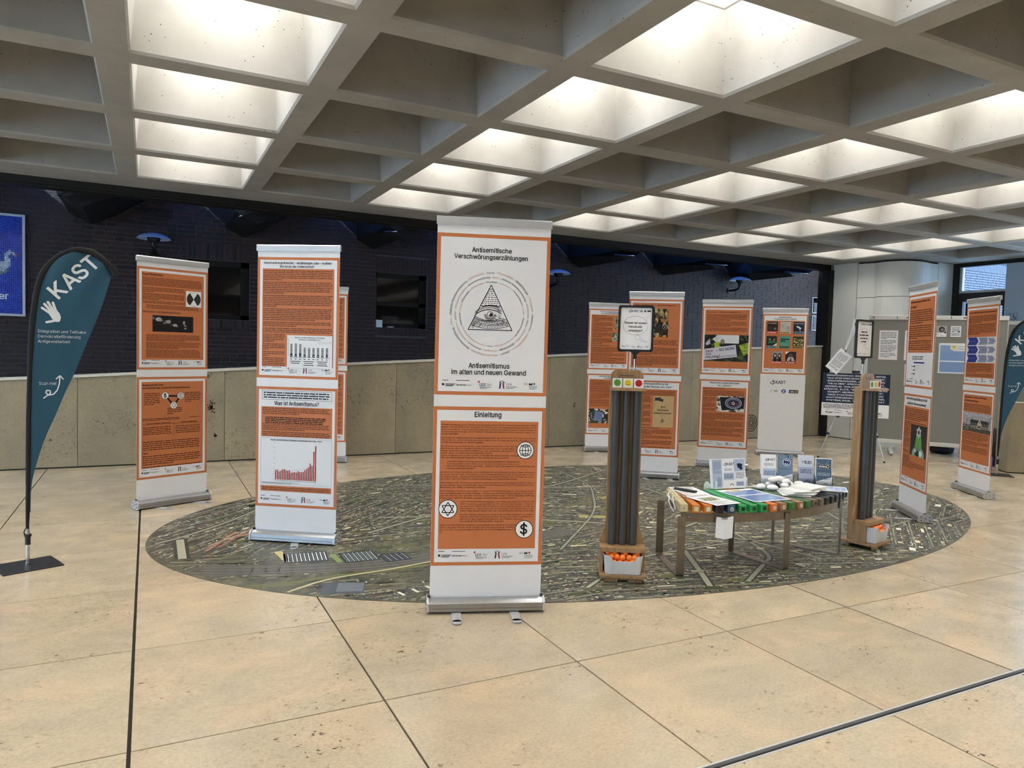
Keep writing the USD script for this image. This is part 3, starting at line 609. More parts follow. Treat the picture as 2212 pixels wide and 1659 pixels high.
def banner(label, x, y, ang, feet=((-.15, 0), (.15, 0))):
    on = ((x - 3.727) / 3.95) ** 2 + ((y - 5.326) / 2.4) ** 2 < 1
    t = thing('roll_up_banner', label, 'roll-up banner', (x, y, .003 if on else 0), ang)
    o = [(-.062, .012), (-.058, .052), (-.04, .068), (-.012, .074), (-.012, .066), (.012, .066), (.012, .074), (.035, .07), (.05, .052), (.052, .012), (.04, .006), (-.05, .006)]
    part(t, 'cassette', MB().prism([(yy, z) for yy, z in o], .608, T4(-.304, 0, 0) @ YZ), 'aluminium', smooth=30)
    for s in (-1, 1):
        e = sg.Polygon([(yy * 1.06, z * 1.05) for yy, z in o[:4] + o[6:]]).buffer(.002)
        ec = MB().prism(e, .012, T4(s * .31 - .006, 0, 0) @ YZ)
        cp = part(t, 'end_cap', ec, 'aluminium_matt')
        sc = MB()
        for a, z in ((-.04, .022), (-.04, .052), (.032, .022), (.03, .052), (-.004, .04)): sc.cyl((s * .316, a, z), (s * .3185, a, z), .004, n=8)
        part(cp, 'screw', sc, 'steel_dark', kind='stuff')
        part(t, 'latch', MB().box(s * .305 - .008, -.022, .066, s * .305 + .008, .008, .084, .003), 'black_plastic')
    part(t, 'groove', MB().box(-.303, -.0625, .026, .303, -.058, .029), 'steel_brushed')
    for fx, fa in feet:
        b = MB().box(-.026, -.185, .0, .026, .15, .006, .002); b.cyl((0, -.185, 0), (0, -.185, .006), .026, n=16)
        part(t, 'foot', b.mesh().apply_transform(T4(fx, 0, 0, rotm([0, 0, 1], fa))), 'aluminium_matt')
    part(t, 'support_pole', MB().cyl((0, .03, .05), (0, .03, 2.05), .0085, n=10), 'aluminium')
    sh = part(t, 'sheet', MB().box(-.3, -.0015, .062, .3, 0, 2.058), 'sheet_white')
    b = MB().prism([(-.012, 2.047), (-.014, 2.06), (-.013, 2.084), (-.006, 2.092), (.006, 2.092), (.012, 2.085), (.012, 2.05), (.006, 2.047)], .61, T4(-.305, 0, 0) @ YZ)
    part(t, 'top_rail', b, 'aluminium_matt', smooth=30)
    return t, sh
U0, U1, L0, L1 = 1.158, 2.005, .242, 1.096
R_ = lambda s: random.Random(s)
def bodyon(par, args, seed, kw=None, name='body_text'):
    p = Print(); rg_ = R_(seed)
    for a in args: p.body(*a, rng=rg_, **(kw or {}))
    return p.build(par, name, UP, d0=.0015)
def dollar(p, x, y, r, l=3):
    p.disc(x, y, r, INK, l); p.disc(x, y, r * .93, '#eceae8', l + 1); p.text('$', x, y - r * .5, r * 1.05, INK, l + 2)
    p.rect(x - r * .06, y - r * .78, x + r * .06, y + r * .78, INK, l + 2)
def globe(p, x, y, r, l=3):
    p.disc(x, y, r, INK, l); p.disc(x, y, r * .93, '#eceae8', l + 1); g = r * .7; k = r * .075
    p.ring(x, y, g, k, INK, l + 2); p.ring(x, y, g * .55, k, INK, l + 2, ry=g); p.rect(x - k / 2, y - g, x + k / 2, y + g, INK, l + 2); p.rect(x - g, y - k / 2, x + g, y + k / 2, INK, l + 2)
    for s in (-1, 1): p.ring(x, y + s * g * 1.25, g * .95, k, INK, l + 2, ry=g * .75, a0=(PI + .55 if s > 0 else .55), a1=(2 * PI - .55 if s > 0 else PI - .55), n=16)
def hexstar(p, x, y, r, l=3, k=.07):
    p.disc(x, y, r, INK, l); p.disc(x, y, r * .93, '#eceae8', l + 1)
    for s in (1, -1):
        q = [(x + .74 * r * math.cos(a), y + .74 * r * math.sin(a)) for a in (s * PI / 2, s * PI / 2 + 2 * PI / 3, s * PI / 2 + 4 * PI / 3)]
        for a in range(3): p.line(q[a], q[(a + 1) % 3], r * k, INK, l + 2)
def hand(p, x, y, s, c, l=2, rot=0.):
    ca, sa = math.cos(rot), math.sin(rot); f = lambda a, b: (x + s * (a * ca - b * sa), y + s * (a * sa + b * ca))
    for a, b, w_ in (((-.05, .1), (-.34, .62), .17), ((.06, .16), (-.1, .82), .17), ((.2, .16), (.14, .86), .17), ((.32, .1), (.4, .72), .16)): p.line(f(*a), f(*b), s * w_, c, l, cap=True)
    p.poly([f(*q) for q in ((-.16, .2), (.4, .2), (.46, -.1), (.42, -.4), (.25, -.62), (.05, -.6), (-.1, -.35))], c, l)
    p.line(f(.2, -.5), f(-.5, -.38), s * .16, c, l, cap=True)
def handswoosh(p, x, y, s, c, l=2):
    p.ring(x, y, s * .5, s * .16, c, l, a0=-2.4, a1=.9, n=14); p.line((x - s * .02, y + s * .1), (x + s * .05, y + s * .52), s * .13, c, l, cap=True); p.line((x + s * .14, y + s * .12), (x + s * .24, y + s * .5), s * .12, c, l, cap=True); p.line((x - s * .36, y - s * .3), (x - s * .5, y + s * .08), s * .13, c, l, cap=True)

# front banner
t, sh = banner('tall white roll-up banner with an eye in a triangle, foremost in the hall', 1.627, 3.455, -19.5, ((-.16, 0), (.15, 0)))
po = poster(sh, U0, U1)
def d(p):
    p.text('Antisemitische', -.012, 1.912, .0235, INK, width=.212); p.text('Verschwörungserzählungen', -.014, 1.876, .0235, INK, width=.392)
    p.text('Antisemitismus', -.012, 1.303, .0255, INK, width=.22); p.text('im alten und neuen Gewand', -.012, 1.268, .0255, INK, width=.4)
prt(po, 'heading', d)
def d(p):
    T = np.array([(-.012, 1.742), (-.129, 1.505), (.105, 1.505)]); cx, cy = -.012, 1.60
    tri = sg.Polygon(T)
    for a in range(3): p.line(T[a], T[(a + 1) % 3], .004, INK, 3)
    rg_ = R_(4)
    def hatch(pts, w_, dash=None):
        ls = sg.LineString(pts).intersection(tri.buffer(-.002))
        for g in getattr(ls, 'geoms', [ls]):
            if g.is_empty or g.geom_type != 'LineString': continue
            if dash:
                q = 0
                while q < g.length:
                    a, b = g.interpolate(q), g.interpolate(min(q + dash, g.length)); p.line((a.x, a.y), (b.x, b.y), w_, INK, 3); q += dash * 1.7
            else: p.path(np.array(g.coords), w_, INK, 3)
    xs = np.linspace(-.13, .105, 40)
    for k, z in enumerate(np.arange(1.72, 1.628, -.0105)): hatch([(x, z - 1.2 * (x - cx) ** 2) for x in xs], .0028 if k % 2 else .0035, .007 + .002 * (k % 3) if k > 1 else None)
    for k, z in enumerate(np.arange(1.551, 1.505, -.0078)): hatch([(x, z + 1.7 * (x - cx) ** 2) for x in xs], .0026, .008 if k % 3 == 1 else None)
    ex, ey, ew = -.018, 1.578, .078
    up = lambda x: ey + .034 * (1 - ((x - ex) / ew) ** 2) ** .8; lo = lambda x: ey - .024 * (1 - ((x - ex) / ew) ** 2)
    q = np.linspace(ex - ew * .995, ex + ew * .82, 26)
    p.path(np.c_[q, [up(x) for x in q]], .0045, INK, 3); p.path(np.c_[q, [up(x) + .011 for x in q]], .0028, INK, 3); p.path(np.c_[q, [up(x) + .018 - .1 * (x - ex) ** 2 for x in q]], .002, INK, 3)
    p.path(np.c_[q, [lo(x) for x in q]], .003, INK, 3); p.path(np.c_[q, [lo(x) - .008 for x in q]], .002, INK, 3)
    for R0, w_ in ((.031, .002), (.026, .003), (.021, .0016)): p.ring(ex + .004, ey + .008, R0, w_, INK, 3, a0=PI * .98, a1=2.02 * PI, n=22)
    p.disc(ex + .004, ey + .009, .0165, '#4a484a', 3); p.disc(ex + .004, ey + .009, .0135, '#e9e7e5', 4); p.disc(ex + .007, ey + .008, .010, INK, 5); p.disc(ex, ey + .012, .004, '#f4f3f1', 6)
    for k in range(24):
        x = ex - .085 + .0072 * k; z = 1.632 - 3.1 * (x - ex) ** 2
        if tri.buffer(-.004).contains(sg.Point(x, z)) and tri.contains(sg.Point(x + .012, z + .006)): p.line((x, z), (x + .012, z + .006 - .1 * abs(x - ex)), .0034, INK, 3)
    for k in range(26):
        x = ex + .03 + rg_.random() * .08; z = 1.525 + rg_.random() * .09
        if tri.buffer(-.008).contains(sg.Point(x, z)): p.line((x - .006, z + .006), (x + .006, z - .004), .0022, INK, 3)
    for k in range(26):
        x = ex - .105 + rg_.random() * .06; z = 1.515 + rg_.random() * .10
        if tri.buffer(-.007).contains(sg.Point(x, z)) and abs(z - ey) > .022: p.line((x - .005, z - .006), (x + .006, z + .005), .0022, INK, 3)
prt(po, 'eye_emblem', d, 'engraving of an eye in a triangle')
def d(p):
    words = ['Pizzagate', 'Adrenochrom', 'Antisemitismus', '„QAnon“', 'Ritualmordlegende', 'Brunnenvergiftung', 'Pest', 'Jüdische Weltverschwörung', 'Rothschild', 'Soros', 'Finanzelite', 'Bilderberger']
    cx, cy = -.005, 1.588
    for R0, off, a0 in ((.1655, 0, 1.76), (.1895, 5, 2.28), (.213, 3, 5.2)):
        sizes = sum(len(x) for x in words); unit = 2 * PI * R0 / 158; a = a0
        for k in range(12):
            w_ = words[(k + off) % 12]; c = INK if k % 2 == 0 else '#c69a88'
            span = len(w_) / (sizes + 12 * 2.0) * 2 * PI
            tot = sum(glyph(ch, False)[3] for ch in w_); h = span * R0 / tot
            a = p.arc_text(w_, cx, cy, R0, a, min(h, .0125), c) - 1.0 / (sizes + 24) * 2 * PI
            p.disc(cx + (R0 + .003) * math.cos(a), cy + (R0 + .003) * math.sin(a), .0016, INK, 2, n=6); a -= 1.0 / (sizes + 24) * 2 * PI
prt(po, 'word_ring', d, 'three rings of words round the triangle')
po = poster(sh, L0, L1, (.332, 1.02))
prt(po, 'heading', lambda p: p.text('Einleitung', -.01, 1.042, .027, INK, width=.146))
body1 = '''Mit dieser Ausstellung wird ein Überblick über die gängigen antisemitischen Verschwörungserzählungen/-mythen
gegeben. Solch ein Überblick kann naturgemäß nicht vollständig sein. Verschwörungserzählungen verändern sich. Sie
passen sich jeweils der Zeit an und den Bedürfnissen derer, die sich ihrer bedienen. Es lässt sich diese Kontinuität z.B.
an Verschwörungserzählungen rund um die Pest im Mittelalter und während der Corona-Pandemie in diesem Jahr-
hundert aufzeigen.

Das Narrativ der „Ritualmordlegende“ aus dem Mittelalter fand in der „Adrenochrom-Verschwörungserzählung“
während der Coronazeit ihre Fortsetzung und wurde zuletzt im Mai 2025 sogar von einem UN-Untergeneralsekretär
in einem Radiointerview für die BBC geäußert.

Die Verschwörung zur Errichtung einer „neuen Weltordnung“ (New World Order) wird eben-
falls Menschen jüdischen Glaubens unterstellt. Die besonders auch in rechten Milieus ver-
breitete Verschwörungserzählung befeuert u.a., dass eine globale, meist jüdische „Elite“
„echte“ Völker und Nationalstaaten abschaffen möchte.
Dieses Hirngespinst fußt vor allem auf den „Protokollen der Weisen von Zion“, einem ge-
fälschten antisemitischen Pamphlet aus dem zaristischen Russland 1903.

*„Antisemiten erklären sich ihr gesamtes Weltbild durch antisemitische Projektionen und
*Verschwörungsmythen, in denen Jüdinnen und Juden für alles verantwortlich gemacht werden, was sie
*selbst nicht verstehen können oder wollen - und dabei zugleich als unglaublich mächtig wie unglaublich
*machtlos phantasiert werden.“

Antisemitismus in seiner Komplexität ist nicht einfach eine Form von Diskriminierung neben anderen, nicht einfach
ein Vorurteil wie viele andere. Antisemitismus ist eine grundlegende Haltung zur Welt, die zwar durchaus mit ande-
ren Diskriminierungs- und Menschenfeindlichkeitsformen wie Rassismus, Sexismus oder Homophobie etc. verbun-
den auftritt, aber sich in ihrer Konstituierung grundlegend von diesen unterscheidet.

Antisemitismus ist eine Verbindung aus Weltanschauung und Leidenschaft, eine grundlegende Haltung zu Welt, mit
der sich diejenigen, die ihn als Weltbild teilen, alles in der Politik und Gesellschaft, das sie nicht erklären und verste-
hen können oder wollen, zu begreifen versuchen.

Mit der Ausstellung möchten wir dazu anregen, sich kritischer mit einfachen Erklärungen für sehr komplexe Sachver-
halte auseinanderzusetzen. Es ist nachvollziehbar, wenn Menschen eine kritische Haltung gegenüber Politik einneh-
men. Das sollen sie sogar, denn dies fördert den gesellschaftlichen Diskurs. Skepsis gegenüber Politik oder
Politiker:innen sollte sich mit deren Aussagen und Handlungen auseinandersetzen.

>Unsere Demokratie besteht jedoch nicht nur aus Politiker:innen, denn auch wir alle sind Teil
>dieser Demokratie und gestalten diese aktiv mit. Verschwörungserzählungen/-mythen die-
>nen jedoch unter anderem dazu, ein Vertrauen in die Demokratie generell zu untergraben
>und irgendwelchen „einflussreichen oder geheimen Mächten“ einen finsteren Plan zu unter-
>stellen. Dabei spielen Fakten, Logik oder Rationalität leider überhaupt keine Rolle.

>Menschen jüdischen Glaubens sowie vermehrt andere Bevölkerungsgruppen, wie beispiels-
>weise auch Menschen muslimischen Glaubens, werden immer wieder zu Feindbildern er-
>klärt und für alles verantwortlich gemacht, was Probleme verursacht.
>Sie werden als das Kardinalproblem dargestellt.

Leider ist die Wirklichkeit aber komplexer und komplizierter. Wir möchten für die antisemiti-
schen Kontinuitäten innerhalb einiger zentraler Verschwörungserzählungen sensibilisieren
und so auch über die Funktionsweisen und Merkmale von Verschwörungserzählungen aufklä-
ren.'''
def d(p):
    lines = body1.split('\n'); n = sum(1 for l in lines if l) + .62 * sum(1 for l in lines if not l)
    pitch = (1.006 - .418) / n; z = 1.006 - pitch * .8
    for l in lines:
        if not l: z -= pitch * .62; continue
        x0, b_ = -.256, False
        if l[0] == '*': x0, b_, l = -.225, True, l[1:]
        if l[0] == '>': x0, l = -.148, l[1:]
        tot = sum(glyph(ch, False)[3] for ch in l); mx = (.165 if (.78 < z < .90 or z < .465) else .252) - x0
        h = min(pitch * .62, mx / tot)
        p.text(l, x0, z, h, '#47240f' if not b_ else '#2a1509', 2, 'l', bold=b_ and False); z -= pitch
prt(po, 'body_text', d)
prt(po, 'icon_badge', lambda p: globe(p, .195, .866, .047), 'round white badge with a globe', d0=.0022); prt(po, 'icon_badge', lambda p: hexstar(p, -.213, .548, .05, k=.09), 'round white badge with a six-pointed star', d0=.0022); prt(po, 'icon_badge', lambda p: dollar(p, .2, .437, .049), 'round white badge with a dollar sign', d0=.0022)

# left banner, third from the left edge
t, sh = banner('orange banner on the far left with a photo of hands in the dark', .19, 6.755, 23.5, ((-.16, 18), (.17, 18)))
po = poster(sh, U0, U1, (1.24, 1.965))
prt(po, 'heading', lambda p: (p.text('Begriffsdebatten', -.256, 1.938, .015, '#2a1509', 3, 'l', width=.17), p.text('Strukturen und Besonderheiten', -.256, 1.631, .014, '#2a1509', 3, 'l', width=.315)))
bodyon(po, [(-.256, .25, 1.925, 1.845, .0115), (-.256, .1, 1.845, 1.705, .0115), (-.225, .22, 1.70, 1.66, .0115), (-.225, .24, 1.455, 1.25, .0115)], 11)
def d(p):
    p.rect(.105, 1.695, .24, 1.83, '#e8e6e4', 2); x, y, r0 = .173, 1.762, .061
    for a0 in (-PI * .32, PI * .68): p.poly([(x, y)] + [(x + r0 * math.cos(a), y + r0 * math.sin(a)) for a in np.linspace(a0, a0 + PI * .64, 12)], '#1d1d1d', 3)
    for k in range(-3, 4): p.rect(x - r0 * .95, y + k * .014 - .0007, x + r0 * .95, y + k * .014 + .0007, '#5d5d5d' if k else '#777777', 4)
    p.poly([(x - .03, y - .053), (x + .03, y - .053), (x, y)], '#e8e6e4', 5); p.poly([(x + .03, y + .053), (x - .03, y + .053), (x, y)], '#e8e6e4', 5); p.ring(x, y, r0, .0016, '#333333', 6)
prt(po, 'icon_badge', d, 'white square with a black hourglass disc')
def d(p):
    p.rect(-.175, 1.475, .17, 1.61, '#141012', 2); g = lambda c: f'#{c:02x}{c - 3:02x}{c - 6:02x}'
    for x, y, rx, ry, c in ((-.125, 1.577, .026, .017, 190), (-.11, 1.57, .018, .012, 150), (-.07, 1.57, .02, .004, 80), (-.045, 1.56, .022, .015, 165), (-.075, 1.548, .014, .012, 110), (-.03, 1.572, .008, .006, 130), (.012, 1.533, .02, .012, 175), (.03, 1.523, .01, .006, 120), (-.02, 1.536, .01, .008, 70), (.09, 1.556, .009, .017, 170), (.1, 1.53, .012, .01, 120), (.101, 1.508, .011, .007, 150), (-.165, 1.585, .01, .015, 100)):
        p.disc(x, y, rx, g(c), 3, ry, 12)
        for q in range(3): p.line((x - rx * .3 + q * rx * .4, y - ry * .8), (x - rx * .1 + q * rx * .4, y + ry * .3), .0013, '#3a3230', 4)
prt(po, 'photograph', d, 'dark photograph of pale hands')
po = poster(sh, L0, L1, (.332, 1.055))
prt(po, 'heading', lambda p: (p.text('Ausdrucksformen', -.256, 1.022, .0145, '#2a1509', 3, 'l', width=.175), p.text('und Motive des modernen Antisemitismus', -.256, .997, .0145, '#2a1509', 3, 'l', width=.4), p.text('Fazit', -.253, .452, .0145, '#2a1509', 3, 'l')))
bodyon(po, [(-.24, -.11, .97, .86, .0155), (.1, .245, .97, .87, .0155), (-.05, .08, .84, .77, .0155), (-.25, .06, .755, .725, .012), (.14, .24, .752, .742, .009), (-.25, -.01, .685, .6, .0145), (.02, .24, .685, .6, .0145), (-.253, .24, .565, .48, .0165), (-.253, .245, .445, .335, .017)], 12)
def d(p):
    for a, b in (((-.065, .935), (.06, .93)), ((-.065, .935), (.005, .85)), ((.06, .93), (.005, .85))): p.line(a, b, .014, INK, 2)
    dollar(p, -.068, .937, .03); globe(p, .063, .933, .03); hexstar(p, .004, .852, .03)
    p.rect(-.25, .696, .25, .698, '#2a1509', 2); p.rect(.004, .59, .006, .72, '#2a1509', 2); p.text('Struktureller Moderner Antisemitismus', -.12, .702, .009, '#2a1509', 3, width=.2); p.text('Klassischer Antisemitismus', .14, .702, .009, '#2a1509', 3, width=.14)
prt(po, 'icon_badge', d, 'triangle of three round badges joined by black bars', d0=.0022)

# second banner from the left, on the carpet
t, sh = banner('orange banner with red bar chart, left of the foremost banner on the aerial carpet', .935, 5.185, -34, ((.0, 22),))
po = poster(sh, U0, U1, (1.24, 1.925))
prt(po, 'heading', lambda p: (p.text('Verschwörungstheorien, -erzählungen oder -mythen:', -.005, 1.958, .0155, INK, width=.5), p.text('Wo ist da der Unterschied?', -.01, 1.933, .0155, INK, width=.255)))
bodyon(po, [(-.256, .255, 1.92, 1.475, .0125), (-.256, -.09, 1.475, 1.245, .0125)], 13)
def d(p):
    p.rect(-.075, 1.235, .255, 1.462, '#e6e5e4', 2); p.text('Absolute und relative Zustimmung zu den Aussagen', .09, 1.443, .009, INK, 3, width=.22); p.text('der Dimension „Antisemitismus“ in %', .09, 1.428, .009, INK, 3, width=.16)
    p.frame(.155, 1.408, .245, 1.42, .001, '#444444', 3)
    for k in range(12): p.rect(-.068, 1.318 + .0105 * k, -.062, 1.322 + .0105 * k, '#555555', 3)
    for k in range(9):
        x, h = -.043 + .0325 * k, (.094, .098, .094, .07, .068, .068, .07, .069, .069)[k]; h0 = (.027, .024, .03, .02, .013, .022, .02, .014, .022)[k]
        p.rect(x - .008, 1.308, x + .008, 1.308 + h, '#8b8b8b', 3); p.rect(x - .008, 1.308, x + .008, 1.308 + h0, '#383838', 4); p.rect(x - .003, 1.312, x + .003, 1.318, '#d5d5d5', 5); p.rect(x - .007, 1.355, x + .007, 1.358, '#4a4a4a', 5)
        p.rect(x - .008, 1.293, x + .006, 1.298, '#444444', 3)
    p.rect(-.06, 1.307, .245, 1.3085, '#555555', 4)
    for k in range(4): p.rect(-.06 + .0985 * k, 1.245, -.059 + .0985 * k, 1.307, '#777777', 3)
    for k in range(3):
        for q in range(3 - (k == 0)): p.rect(-.052 + .0985 * k + .006 * (q % 2), 1.277 - .013 * q, .025 + .0985 * k - .008 * (q % 2), 1.2825 - .013 * q, '#55504e', 3)
prt(po, 'bar_chart', d, 'grey stacked bar chart', d0=.0022)
po = poster(sh, L0, L1, blocks=[(.742, .955), (.352, .392)])
def d(p):
    p.frame(-.258, 1.005, .258, 1.07, .002, '#26262a', 2); p.body(-.245, .25, 1.066, 1.008, .0165, rng=R_(3), c='#33333a', para=9, xh=.5)
    p.text('Was ist Antisemitismus?', 0, .967, .0275, INK, width=.33)
prt(po, 'heading', d)
bodyon(po, [(-.252, .25, .953, .885, .0125), (-.252, .25, .84, .745, .0125), (-.25, .25, .388, .355, .013)], 14); bodyon(po, [(-.232, .215, .888, .838, .0125)], 15, dict(c='#3a1c0b', xh=.55))
def d(p):
    p.frame(-.262, .405, .262, .735, .0015, '#9a9a9a', 2); p.text('Anzahl antisemitischer Straftaten in Deutschland von 2001-2024', 0, .715, .0105, INK, 3, width=.38)
    for k in range(8): p.rect(-.165, .437 + .038 * k, -.155, .4395 + .038 * k, '#7a7a7a', 3)
    hs = [.069, .07, .057, .062, .073, .075, .069, .067, .07, .055, .055, .058, .055, .067, .06, .062, .064, .078, .085, .098, .125, .11, .21, .25]
    for k, h in enumerate(hs): x = -.15 + .0128 * k; p.rect(x - .0035, .437, x + .0025, .437 + h, '#b4433a', 3); p.rect(x + .0025, .437, x + .004, .437 + h, '#6d2a2a', 3); p.rect(x - .004, .427, x + .004, .431, '#8a8a8a', 3)
    p.line((-.04, .50), (.1, .535), .0012, '#aaaaaa', 3); p.rect(-.25, .414, .02, .417, '#8a8a8a', 3); p.rect(-.25, .408, -.03, .4105, '#8a8a8a', 3)
prt(po, 'bar_chart', d, 'chart of thin red bars', d0=.0022)

# banner behind it, only its right edge shows
t, sh = banner('banner mostly hidden behind the one with the red bar chart, only its right edge showing', 1.83, 8.62, -18)
po = poster(sh, U0, U1, (1.24, 1.965)); bodyon(po, [(-.25, .25, 1.955, 1.25, .0125)], 16); po = poster(sh, L0, L1, (.332, 1.055)); bodyon(po, [(-.25, .25, 1.04, .34, .0125)], 17)

# banner left of the voting stand
def crowd(seed, pal, edge=None):
    rg_ = R_(seed); pts = [(rg_.random(), rg_.random(), rg_.choice(pal)) for _ in range(90)]
    def f(a, b): return min(pts, key=lambda q: (q[0] - a) ** 2 * 1.6 + (q[1] - b) ** 2)[2]
    return f
t, sh = banner('orange banner furthest back behind the left voting stand, crowd photo near its foot', 5.77, 8.40, -20)
po = poster(sh, U0, U1, (1.24, 1.925))
prt(po, 'heading', lambda p: (p.text('Verschwörungserzählungen', 0, 1.96, .016, INK, width=.28), p.text('der „Ritualmordlegende“', 0, 1.935, .016, INK, width=.25), p.text('Geschichtlicher Hintergrund', -.25, 1.905, .011, '#2a1509', 3, 'l', width=.2), p.text('Auf Daten als Feindbild:', -.25, 1.515, .0115, '#2a1509', 3, 'l', width=.16), p.text('die Folgen einer erfundenen „Legende“', -.25, 1.49, .0115, '#2a1509', 3, 'l', width=.27)))
bodyon(po, [(-.245, .05, 1.9, 1.53, .0135), (-.25, .24, 1.48, 1.245, .0135)], 18)
prt(po, 'photograph', lambda p: (p.mosaic(.07, 1.73, .17, 1.9, 20, 34, crowd(1, ['#8d8468', '#b9b39a', '#5f5a45', '#3d3a30', '#a39c7e'])), p.mosaic(.045, 1.56, .16, 1.68, 22, 24, crowd(2, ['#6d6a55', '#9aa58a', '#c6c3a8', '#454334', '#84886a']))), 'two old prints with figures')
po = poster(sh, L0, L1, (.332, 1.02))
prt(po, 'heading', lambda p: (p.text('Verschwörungserzählung', 0, 1.055, .016, INK, width=.26), p.text('„Pizzagate“', 0, 1.03, .016, INK, width=.12), p.text('Geschichtlicher Hintergrund', -.25, .998, .011, '#2a1509', 3, 'l', width=.2)))
bodyon(po, [(-.245, .24, .99, .63, .0135)], 19)
def d(p):
    p.mosaic(-.255, .40, .02, .605, 44, 32, crowd(3, ['#16161c', '#e0dcd8', '#2b3324', '#c8a898', '#1f2a1c', '#8d8890', '#3a4a30'])); p.poly([(-.19, .44), (-.07, .425), (-.05, .555), (-.165, .575)], '#7480a6', 3)
    for k in range(5): p.line((-.165 + .004 * k, .555 - .02 * k), (-.075 + .002 * k, .545 - .02 * k), .004, '#4d5878', 4)
prt(po, 'photograph', d, 'photograph of a crowd with a blue placard')

# banner right of the voting stand
t, sh = banner('orange banner right behind the left voting stand with a tan book cover picture', 5.07, 6.475, -36.5, ((-.09, 18), (.2, 10)))
po = poster(sh, U0, U1, (1.24, 1.965))
prt(po, 'heading', lambda p: p.text('Die „Judensau“ - antisemitische', -.01, 1.935, .0135, '#2a1509', 3, width=.45))
bodyon(po, [(-.25, .25, 1.56, 1.245, .0155)], 20)
def d(p):
    p.mosaic(-.06, 1.585, .135, 1.90, 30, 48, crowd(5, ['#15120f', '#2a2219', '#8a7a55', '#3c2c1e', '#7a4a2a', '#191410', '#b3a67c', '#47402e']))
    p.disc(.06, 1.86, .022, '#b5a45f', 3, .02); p.disc(.058, 1.835, .018, '#8f8a66', 3, .02); p.poly([(.095, 1.85), (.11, 1.885), (.125, 1.85), (.118, 1.835), (.1, 1.835)], '#c9b46c', 3); p.disc(.112, 1.825, .014, '#a98d6a', 3)
    p.disc(.085, 1.77, .035, '#a5703c', 3, .02); p.ring(.1, 1.70, .026, .004, '#aeb2b6', 3); p.disc(.1, 1.70, .006, '#d0d2d4', 4); p.poly([(-.02, 1.63), (.11, 1.64), (.12, 1.70), (0, 1.735)], '#2c2824', 3); p.disc(.1, 1.598, .02, '#c99a35', 3, .012); p.disc(.03, 1.597, .012, '#b98a35', 3, .01)
prt(po, 'photograph', d, 'dark old painting with robed figures')
po = poster(sh, L0, L1, (.332, 1.0))
prt(po, 'heading', lambda p: (p.text('Verschwörungserzählung der', -.02, 1.053, .019, INK, width=.37), p.text('„Protokolle der Weisen von Zion“', -.015, 1.018, .019, INK, width=.44)))
bodyon(po, [(-.25, .25, .99, .93, .014), (-.25, -.02, .93, .58, .0155), (-.25, .1, .575, .555, .0155), (-.25, .22, .55, .34, .0155)], 21)
def d(p):
    p.poly([(0, .575), (.23, .573), (.228, .925), (.005, .928)], '#c2a272', 2)
    for q in range(60): a, b = nrg.uniform(.01, .22), nrg.uniform(.58, .92); p.disc(a, b, nrg.uniform(.002, .008), ['#b4946a', '#ba9a6c', '#c9aa7c'][q % 3], 3, n=7)
    p.poly([(.02, .905), (.085, .91), (.09, .88), (.115, .89), (.11, .86), (.05, .875), (.025, .87)], '#3a3a42', 4); p.rect(.018, .78, .0205, .91, '#6a6458', 4)
    for k, (x0, x1, z) in enumerate(((.09, .13, .795), (.055, .165, .76), (.015, .205, .725))):
        q = x0
        while q < x1: p.rect(q, z, q + .012, z + .014, '#584c3c', 4); p.rect(q + .003, z - .004, q + .006, z + .02, '#584c3c', 4); q += .0175
    p.rect(.07, .70, .15, .703, '#7c6c55', 4); p.ring(.11, .645, .017, .005, '#5d5a55', 4); p.disc(.11, .645, .008, '#5d5a55', 4); p.rect(.106, .66, .114, .68, '#5d5a55', 4)
prt(po, 'book_cover', d, 'tan picture of an old book cover')

